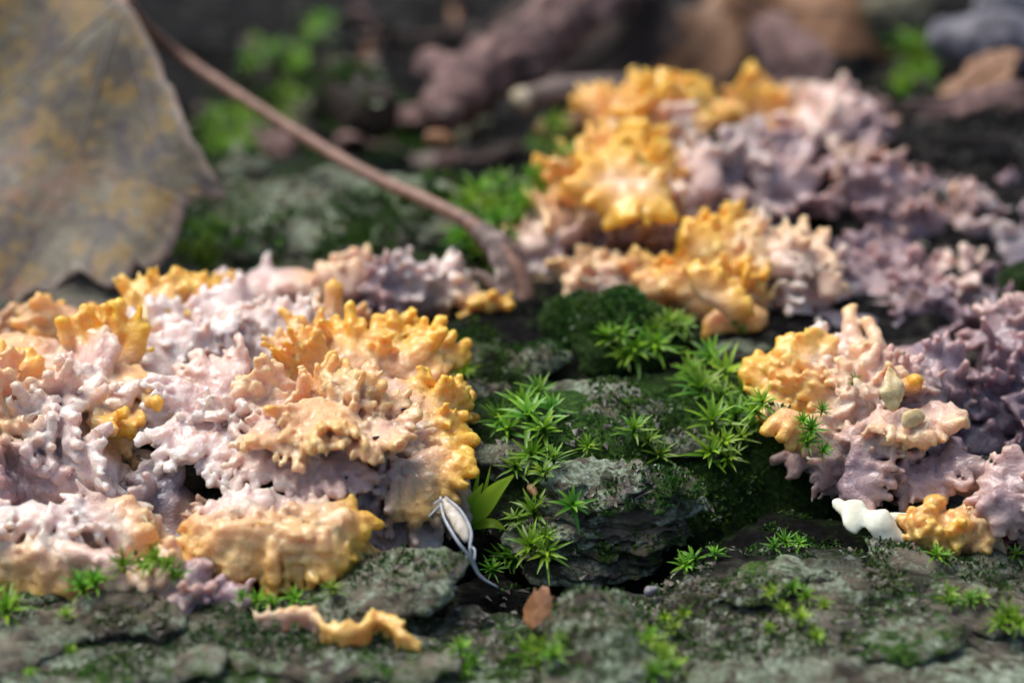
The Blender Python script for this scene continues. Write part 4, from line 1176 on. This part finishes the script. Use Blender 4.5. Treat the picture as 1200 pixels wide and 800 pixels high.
# ------------------------------------------------------------------ small things among the fungus
cr = Solid(.026, .05); g = cr.group('fragment')
fq = (nrm((.1, -.6, .9)), 2.4)
cr.chain(g, [W(982, 592, .36), W(1000, 600, .38), W(1030, 612, .34), W(1062, 634, .16)], [.085, .12, .12, .045], (0, 0, 0), squash=fq)
cr.chain(g, [W(1002, 600, .36), W(1000, 614, .32), W(1003, 626, .26)], [.13, .10, .04], (0, 0, 0), squash=fq)
cr.chain(g, [W(1024, 616, .32), W(1036, 628, .22), W(1056, 638, .12)], [.10, .10, .05], (0, 0, 0), squash=fq)
cr.chain(g, [W(1025, 607, .3), W(1050, 608, .27), W(1076, 606, .25)], [.07, .055, .05], (0, 0, 0))
emit(cr, 'cream_fragment', 'cream white branched fungus fragment lying on the front bark', 'fungus', M['cream'], noise=((.02, 3.), (.012, 9.)))
lump('red_flake', 'dark red flake between the orange cushion and the lilac lobe', 'flake', [([W(1170, 632, .12), W(1186, 628, .14)], [.08, .08], (nrm((0, -.6, 1)), 1.6))], M['red'], ((.02, 6.),), res=.028)

def blade_leaf(name, pts, widths, mat, parent, up=(0, 0, 1), fold=.25, shade=(0, 1)):
    """a folded narrow leaf along pts, with a thickness"""
    P = np.asarray(pts, float); T = np.gradient(P, axis=0); V = []; C = []
    n = len(P)
    for i in range(n):
        t = nrm(T[i]); s_ = nrm(np.cross(t, up)); nn = np.cross(s_, t); w = widths[i]
        for k, (a, b) in enumerate(((-1, fold), (0, 0), (1, fold))):
            V.append(P[i] + s_ * w * a + nn * w * b); C.append(shade[0] + (shade[1] - shade[0]) * (i / (n - 1)))
    F = []
    for i in range(n - 1):
        for k in range(2):
            a = i * 3 + k
            F.append([a, a + 1, a + 4, a + 3])
    return add(name, mesh_data(name, V, F, mat, np.repeat(np.array(C)[:, None], 3, 1)), parent)

SPECKS = []
# grass seed with its pale awn
gs = tag(empty('grass_seed', W(540, 620, .4)), 'dry grass seed husk with bluish white awn hanging below the orange plate', 'seed')
b0 = np.array(gs.location)
kk = np.array
tube('husk', spline([W(520, 585, .75), W(530, 600, .72), W(541, 618, .66), W(547, 634, .6)], 4) - b0, np.interp(np.linspace(0, 1, 13), [0, .25, .7, 1], [.03, .07, .085, .03]), M['husk'], gs, 10, flat=.6)
awn = tube('awn', spline([W(516, 582, .78), W(520, 605, .75), W(535, 632, .65), W(548, 650, .5), W(562, 674, .25), W(584, 688, .12)], 6) - b0, np.interp(np.linspace(0, 1, 31), [0, .4, .8, 1], [.012, .015, .017, .006]), M['awn'], gs, 7)
tube('awn', spline([W(522, 582, .8), W(540, 598, .78), W(552, 622, .68), W(551, 645, .55), W(560, 668, .3)], 6) - b0, np.interp(np.linspace(0, 1, 25), [0, .4, .8, 1], [.01, .013, .015, .006]), M['awn'], gs, 7)
for a, b in (((516, 592, .76), (502, 606, .72)), ((518, 588, .76), (508, 590, .8)), ((552, 640, .55), (556, 655, .6))):
    tube('bristle', spline([W(*a), (W(*a) + W(*b)) / 2 + .02, W(*b)], 4) - b0, np.linspace(.014, .006, 9), M['awn'], awn, 5)
# grass shoot beside it
gr = tag(empty('grass_shoot', W(560, 620, .1)), 'pale green pointed grass shoot rising beside the grass seed', 'grass')
b0 = np.array(gr.location)
def gl(pts, wmax, nm='leaf'):
    p = spline([W(*q) for q in pts], 5) - b0; t = np.linspace(0, 1, len(p))
    blade_leaf(nm, p, wmax * np.clip(np.sin(np.pi * (t * .86 + .12)), .02, 1), M['moss'], gr, up=TOCAM, fold=.35, shade=(.6, 1.))
gl([(548, 612, .15), (562, 598, .4), (580, 575, .7), (602, 556, .95)], .10)
gl([(545, 610, .2), (552, 590, .45), (566, 566, .7)], .06)
gl([(555, 618, .15), (575, 612, .35), (592, 620, .25)], .05)
gl([(552, 612, .15), (556, 580, .5), (562, 550, .8)], .03)
gl([(556, 612, .15), (568, 575, .5), (575, 545, .8)], .02)
# seeds lying on the purple fungus
def small_seed(label, a, b, r, mat):
    lump('seed_husk', label, 'seed', [([W(*a), W(*a) * .6 + W(*b) * .4, W(*b)], [r * .5, r, r * .06], (nrm((.5, -.7, .4)), 2.)), ([W(*a) + .02, W(*a) * .5 + W(*b) * .5 + np.array([.045, .03, 0]), W(*b) + np.array([.03, 0, -.02])], [r * .3, r * .6, r * .05], (nrm((-.4, -.8, .3)), 2.))], mat, ((.012, 9.), (.01, 20.)), res=.024, group='seed husks caught on fungus and moss')
small_seed('upright pale yellow seed husk on the mauve dome', (1045, 478, 1.18), (1041, 432, 1.48), .10, M['seed'])
small_seed('small flat pale seed stuck below the upright husk', (1060, 494, 1.12), (1078, 486, 1.12), .045, M['seed'])
small_seed('small tan seed husk in the moss beside the orange flank', (899, 478, .85), (924, 492, .85), .07, M['seed'])
# brown leaf scrap
lsr = tag(empty('leaf_scrap', W(630, 712, .1)), 'curled orange-brown leaf scrap standing against the bark block', 'leaf')
O = kk([W(618, 735, .15), W(612, 715, .25), W(622, 697, .38), W(632, 690, .42), W(642, 686, .46), W(650, 700, .4), W(652, 715, .3), W(642, 730, .18), W(630, 738, .12)]) - kk(lsr.location)
sheet('blade', np.array([v for v in catmull(O, 3)]), nrm((-.2, -.8, .5)), 7, M['brownleaf'], .03, lsr, lambda q: .10 * np.sin(q[..., 0] * 9 + .5))
lump('leaf_scrap', 'tiny rust-brown leaf scrap behind the grass shoot', 'leaf', [([W(622, 572, .35), W(628, 580, .33)], [.05, .04], None)], M['brownleaf'], ((.01, 8.),), res=.024)
for lb, px, py in (('tiny black speck on the pale flank of the frilled shelf', 472, 480), ('tiny black speck under the peach teeth of the frilled shelf', 441, 513)):
    q = {441: .9, 472: 1.05, 997: .42}[px]
    SPECKS.append((lb, px, py))
tube_st = tag(empty('dry_stem', W(745, 580, .5)), 'fine dry stem lying across the layered bark', 'stem')
tube('stem', spline([W(738, 590, .52), W(752, 580, .6), W(780, 570, .62)], 5) - np.array(tube_st.location), [.014] * 11, M['twig'], tube_st, 5)
lump('ice_crumb', 'small bluish crystal crumb in the groove beside the bark block', 'crumb', [([W(762, 694, .1), W(770, 690, .14)], [.06, .045], None)], M['stone'], ((.03, 8.),), res=.022)

# ------------------------------------------------------------------ moss
BBV = bvh(BARKS); FBV = bvh(FUNGI)
def cast(o, d):
    r = BBV.ray_cast(Vector(o), Vector(d)); f = FBV.ray_cast(Vector(o), Vector(d))
    if f[0] is not None and (r[0] is None or f[3] < r[3]): return np.array(f[0]), np.array(f[1]), True
    if r[0] is None: return None, np.array([0, 0, 1.]), False
    return np.array(r[0]), np.array(r[1]), False
def hit(px, py):
    p, n, f = cast(CAM, nrm(ray(px, py)))
    return (p, n) if p is not None else (W(px, py), n)

def shoot_mesh(seed, nl, L, wide, openness):
    r = np.random.default_rng(seed); V = []; F = []; C = []
    st = .28 * L
    for i in range(5):                         # stem
        z = -.35 * L + (st + .35 * L) * i / 4
        for k in range(5):
            a = 2 * math.pi * k / 5; V.append((.025 * math.cos(a), .025 * math.sin(a), z)); C.append(.15)
    for i in range(4):
        for k in range(5):
            F.append([i * 5 + k, i * 5 + (k + 1) % 5, i * 5 + 5 + (k + 1) % 5, i * 5 + 5 + k])
    for q in range(nl):
        f = q / (nl - 1)                       # 0 outer and low, 1 inner and upright
        az = q * 2.39996 + r.normal(0, .2)
        el = (1 - f) * .12 + f * 1.15 * (1.15 - openness * .5) + r.normal(0, .14)
        Ll = L * (1.05 - .45 * f) * r.uniform(.75, 1.12)
        hz = np.array([math.cos(az), math.sin(az), 0.]); up = np.array([0, 0, 1.]); sd_ = np.cross(up, hz)
        z0 = st * (-.2 + 1.1 * f)
        o = len(V); m = 6; bend = r.uniform(.05, .6) * (1 - .5 * f); tw_ = r.normal(0, .25)
        sh = r.uniform(-.12, .15)
        p = np.array([0, 0, z0]) + hz * .015; e = el + bend * .6
        for j in range(m):
            t = j / (m - 1)
            w = wide * L * (math.sin(math.pi * min(1, (.18 + .82 * t) ** .8)) + .03) if j < m - 1 else .003
            dirn = hz * math.cos(e) + up * math.sin(e); nn = -hz * math.sin(e) + up * math.cos(e)
            s2 = sd_ * math.cos(tw_ * t) + nn * math.sin(tw_ * t)
            for sgn in (-1, 0, 1):
                V.append(p + s2 * w * sgn + nn * (abs(sgn) * w * .45)); C.append(np.clip(.25 + .35 * f + .45 * t * (1 - .3 * f) + sh, 0, 1))
            p = p + dirn * Ll / (m - 1); e -= bend / (m - 1) * 1.6
        for j in range(m - 1):
            for k in range(2):
                a = o + j * 3 + k; F.append([a, a + 1, a + 4, a + 3])
    return mesh_data('moss_shoot', np.array([np.asarray(v, float) for v in V]), F, M['moss'], np.repeat(np.array(C)[:, None], 3, 1))

SH = [shoot_mesh(i, [15, 18, 22, 13, 17, 20][i], .42, [.075, .07, .06, .085, .075, .065][i], [.9, .6, .8, 1., .5, .7][i]) for i in range(6)]
rr_ = np.random.default_rng(77)
def tuft(label, shoots, size=1., lift=.0, grp='star moss tufts on the bark', jit=0):
    pts = []
    for s_ in shoots:
        p, n = hit(s_[0], s_[1] + 8)
        pts.append((p, n, (s_[2] if len(s_) > 2 else 1.) * size))
        for _ in range(jit):
            q, n2 = hit(s_[0] + rr_.normal(0, 14), s_[1] + 8 + rr_.normal(0, 9))
            if np.linalg.norm(q - p) < 1.0: pts.append((q, n2, rr_.uniform(.5, .85) * size))
    base = np.mean([p for p, _, _ in pts], 0)
    root = tag(empty('moss_tuft', base), label, 'moss', grp)
    for p, n, sc in pts:
        o = add('moss_shoot', SH[rr_.integers(6)], root)
        d = nrm(n * .35 + np.array([0, -.25, .9]) + rr_.normal(0, .18, 3))
        o.location = p - base + d * (.10 * sc + lift)
        o.rotation_euler = (Vector(d).to_track_quat('Z', 'Y')).to_euler()
        o.rotation_euler.rotate_axis('Z', rr_.random() * 6.28)
        s3 = sc * .72 * rr_.uniform(.85, 1.15); o.scale = (s3, s3, s3)
    return root

tuft('bright green star moss tuft on the slope below the mossy hump', [(712, 398), (745, 408, 1.1), (765, 402), (730, 390, .9), (735, 415, .9)])
tuft('star moss tuft tucked under the orange and peach fungus', [(780, 383), (797, 380, .8), (768, 386, .7)])
tuft('large spreading star moss clump between hump and mauve dome', [(808, 436), (832, 425, 1.2), (850, 440, 1.2), (820, 462, 1.2), (845, 468, 1.1), (870, 462), (815, 445), (835, 498, 1.1), (862, 488), (890, 480), (880, 500, .9), (900, 470, .9), (845, 515, .9), (868, 512, .8)])
tuft('small star moss pair at the foot of the large clump', [(828, 530), (852, 535, .9)])
tuft('star moss clump right of the orange shelf', [(588, 490), (612, 475), (630, 462), (645, 480, .9), (622, 495, 1.2), (600, 505), (640, 505)])
tuft('dark drooping star moss shoots under the clump by the orange shelf', [(628, 530, 1.1), (605, 548, .9), (650, 540, .8), (640, 555, .8)])
tuft('small star moss pair above the layered bark', [(742, 505, .9), (757, 515, .7), (770, 535)])
tuft('single star moss shoot near the shaded orange edge', [(545, 428, .7)])
tuft('single small star moss shoot on the pale crusted knob', [(690, 520, .7)])
tuft('bright star moss rosettes beside the grass seed awn', [(628, 603), (608, 610, .8), (640, 625, .8), (622, 642, 1.2), (605, 650, .9), (640, 645), (585, 648, .8), (575, 665, .7)])
tuft('broad pale moss shoot on the layered bark edge', [(670, 588, .8), (678, 592, .6)])
tuft('star moss trio at the groove corner right of the layered bark', [(818, 655, .8), (838, 648, .6), (803, 660, .6)])
tuft('small moss sprout at the foot of the dark wall near cream fragment', [(920, 632, .6), (908, 636, .5), (935, 634, .5)])
tuft('out of focus star moss clump left of the bark block', [(618, 765, 1.), (635, 755), (650, 765), (628, 775), (660, 745, .7)], .7)
tuft('out of focus star moss clump right of the bark block', [(760, 745), (775, 765), (785, 785, 1.1), (765, 790), (790, 735, .8), (800, 712, .8), (780, 720, .7)], .7)
tuft('bushy moss patch on the right front bark', [(905, 690, .7), (925, 685, .7), (945, 695, .7), (915, 712, .7), (935, 725, .8), (955, 740, .7), (900, 735, .7), (965, 705, .6)], .75)
tuft('two short moss sprouts on the right bench', [(1107, 695, .6), (1115, 702, .5)])
tuft('short moss sprout pair near the right bench rim', [(1137, 702, .6), (1146, 698, .5)])
tuft('bright moss cluster on the outer right bench', [(1180, 720, .7), (1190, 725, .7), (1172, 728, .6)])
tuft('green moss sprigs below the orange cushion', [(1095, 648, .6), (1108, 650, .5), (1190, 645, .5)])
tuft('spiky moss rosette at the left bench end', [(8, 718, 1.), (-8, 700, .9), (20, 705, .6)])
tuft('moss rosette pair in front of the ribbed pale lobe', [(98, 688, .9), (112, 685, .9), (80, 720, .5)])
tuft('moss sprigs between ribbed lobe and nodule', [(145, 662, .7), (188, 650, .8), (200, 660, .7), (208, 668, .6), (175, 655, .6)])
tuft('dark moss under the orange lobe rim', [(300, 700, .6), (320, 704, .6), (345, 700, .6), (390, 688, .5), (285, 695, .5)])
tuft('tiny moss sprig on the front bark below the nodule', [(80, 755, .4), (38, 785, .4)])
tuft('low moss patch right of the orange ribbon', [(540, 760, .6), (555, 770, .5), (545, 778, .5)])
tuft('fine moss sprigs creeping on the orange flank of the mauve dome', [(938, 488, .5), (950, 500, .6), (962, 478, .5), (945, 515, .6), (960, 522, .5), (998, 443, .5)])
tuft('moss scrap stuck on the orange fungus above the hump', [(862, 372, .4), (868, 380, .35)])
tuft('blurred bright moss clump behind the stalk base', [(560, 228, 1.), (590, 225, 1.1), (610, 235), (575, 245), (600, 250), (630, 210), (545, 240), (540, 275, .8), (560, 290, .8), (585, 262)], 1.1, jit=2)
tuft('blurred moss clump beside the orange mound foot', [(640, 160), (655, 145), (665, 160), (645, 175), (655, 185)], 1., jit=1)
tuft('far bright moss tuft below the grey stone', [(1068, 62, 1.2), (1080, 70, 1.2), (1072, 85), (1085, 90), (1060, 95)], 1.2, jit=2)
tuft('blurred dark moss clump under the leaf edge', [(225, 270), (245, 285), (260, 275), (235, 300), (215, 295), (250, 265)], .9, jit=1)
tuft('far moss patch between leaf and stick', [(250, 150), (275, 130), (260, 170), (330, 140), (350, 120), (300, 150), (290, 170), (340, 160)], 1.1, jit=2)
tuft('farthest moss patch in the shade', [(330, 60), (370, 45), (350, 75), (300, 70), (380, 30)], 1.1, jit=1)
tuft('far dark moss below the tan leaf', [(915, 45), (905, 60), (920, 60)], 1.1, jit=1)

for lb, px, py in SPECKS:
    p, n = hit(px, py)
    S = Solid(.012, .02); g = S.group('speck'); S.chain(g, [p - np.array([.02, 0, 0]), p + np.array([.02, 0, .01])], [.022, .016], (0, 0, 0))
    emit(S, 'black_speck', lb, 'speck', M['speck'], 'black specks on the fungus', noise=((.006, 20.),))

# moss film and crumbs: too fine to count
def fuzz(name, label, cat, n, regions, mat, L, seed, kind='moss'):
    """regions: (px, py, ru, rv) around ground points; sampled over the place, dropped on whatever lies there"""
    r = np.random.default_rng(seed); V = []; F = []; C = []
    ar = np.array([q[2] * q[3] * (q[4] if len(q) > 4 else 1) for q in regions], float); ar /= ar.sum()
    for i in range(n):
        q = regions[r.choice(len(regions), p=ar)]
        a = r.random() * 6.283; d = math.sqrt(r.random())
        p0 = W(q[0] + q[2] * d * math.cos(a), q[1] + q[3] * d * math.sin(a))
        if noise3(p0[0] * 1.6, p0[1] * 1.6, 31.) + .5 * noise3(p0[0] * 4, p0[1] * 4, 37.) < -.12: continue
        p, nn, onf = cast((p0[0], p0[1], 8), (0, 0, -1))
        if p is None or onf: continue
        if kind == 'moss':
            for k in range(3):
                dd = nrm(nn * .9 + r.normal(0, .6, 3)); s_ = nrm(np.cross(dd, r.normal(0, 1, 3)))
                l = L * r.uniform(.5, 1.3); w = l * .22; o = len(V); b = p + r.normal(0, L * .35, 3) * np.array([1, 1, .2]) - nn * .01
                V += [b - s_ * w * .5, b + s_ * w * .5, b + dd * l * .6 + s_ * w, b + dd * l + nn * 0, b + dd * l * .6 - s_ * w]
                F.append([o, o + 1, o + 2, o + 3, o + 4]); c = np.clip(r.normal(.45, .25), 0, 1); C += [c * .4, c * .4, c, min(1, c * 1.2), c]
        else:
            l = L * r.uniform(.3, 1.4); o = len(V)
            e = r.normal(0, 1, (5, 3)) * np.array([1, 1, .35]) * l * .5
            V += [p + e[0], p + e[1], p + e[2], p + e[3], p + np.array([0, 0, l * .4])]
            F += [[o, o + 1, o + 4], [o + 1, o + 2, o + 4], [o + 2, o + 3, o + 4], [o + 3, o, o + 4]]; C += [r.random()] * 5
    o = add(name, mesh_data(name, np.array(V), F, mat, np.repeat(np.array(C)[:, None], 3, 1), smooth=False))
    return tag(o, label, cat, kind='stuff')
fuzz('moss_film', 'fine dark green moss film over the middle bark and hump', 'moss', 6500,
     [(715, 440, 115, 40, 3), (640, 470, 130, 60), (780, 560, 140, 60), (900, 610, 130, 40, 1.6), (560, 640, 90, 40), (560, 400, 80, 50), (740, 640, 60, 30)], M['fuzz'], .06, 1)
fuzz('moss_film', 'thin moss film over the front bark benches', 'moss', 8500,
     [(200, 760, 260, 60), (700, 770, 120, 60), (960, 720, 240, 80), (450, 700, 120, 30), (1130, 680, 120, 40)], M['fuzz'], .05, 2)
fuzz('moss_film', 'blurred moss film over the ground behind', 'moss', 5000,
     [(430, 300, 200, 25), (520, 215, 90, 30), (250, 130, 200, 70), (590, 260, 90, 60, 2), (380, 60, 160, 70), (900, 70, 80, 60)], M['fuzz'], .14, 3)
M['crumb'] = mat_simple('bark_crumb', [(.32, (.02, .016, .014)), (.5, (.13, .11, .09)), (.62, (.28, .30, .23)), (.75, (.55, .55, .48))], 6, .8, .2, .01)
fuzz('bark_crumbs', 'tiny bark and lichen crumbs strewn over the log', 'crumbs', 6000,
     [(300, 760, 320, 60), (700, 650, 220, 130), (960, 720, 250, 80), (500, 250, 300, 110), (1120, 250, 120, 120), (600, 110, 500, 80)], M['crumb'], .07, 4, 'crumb')
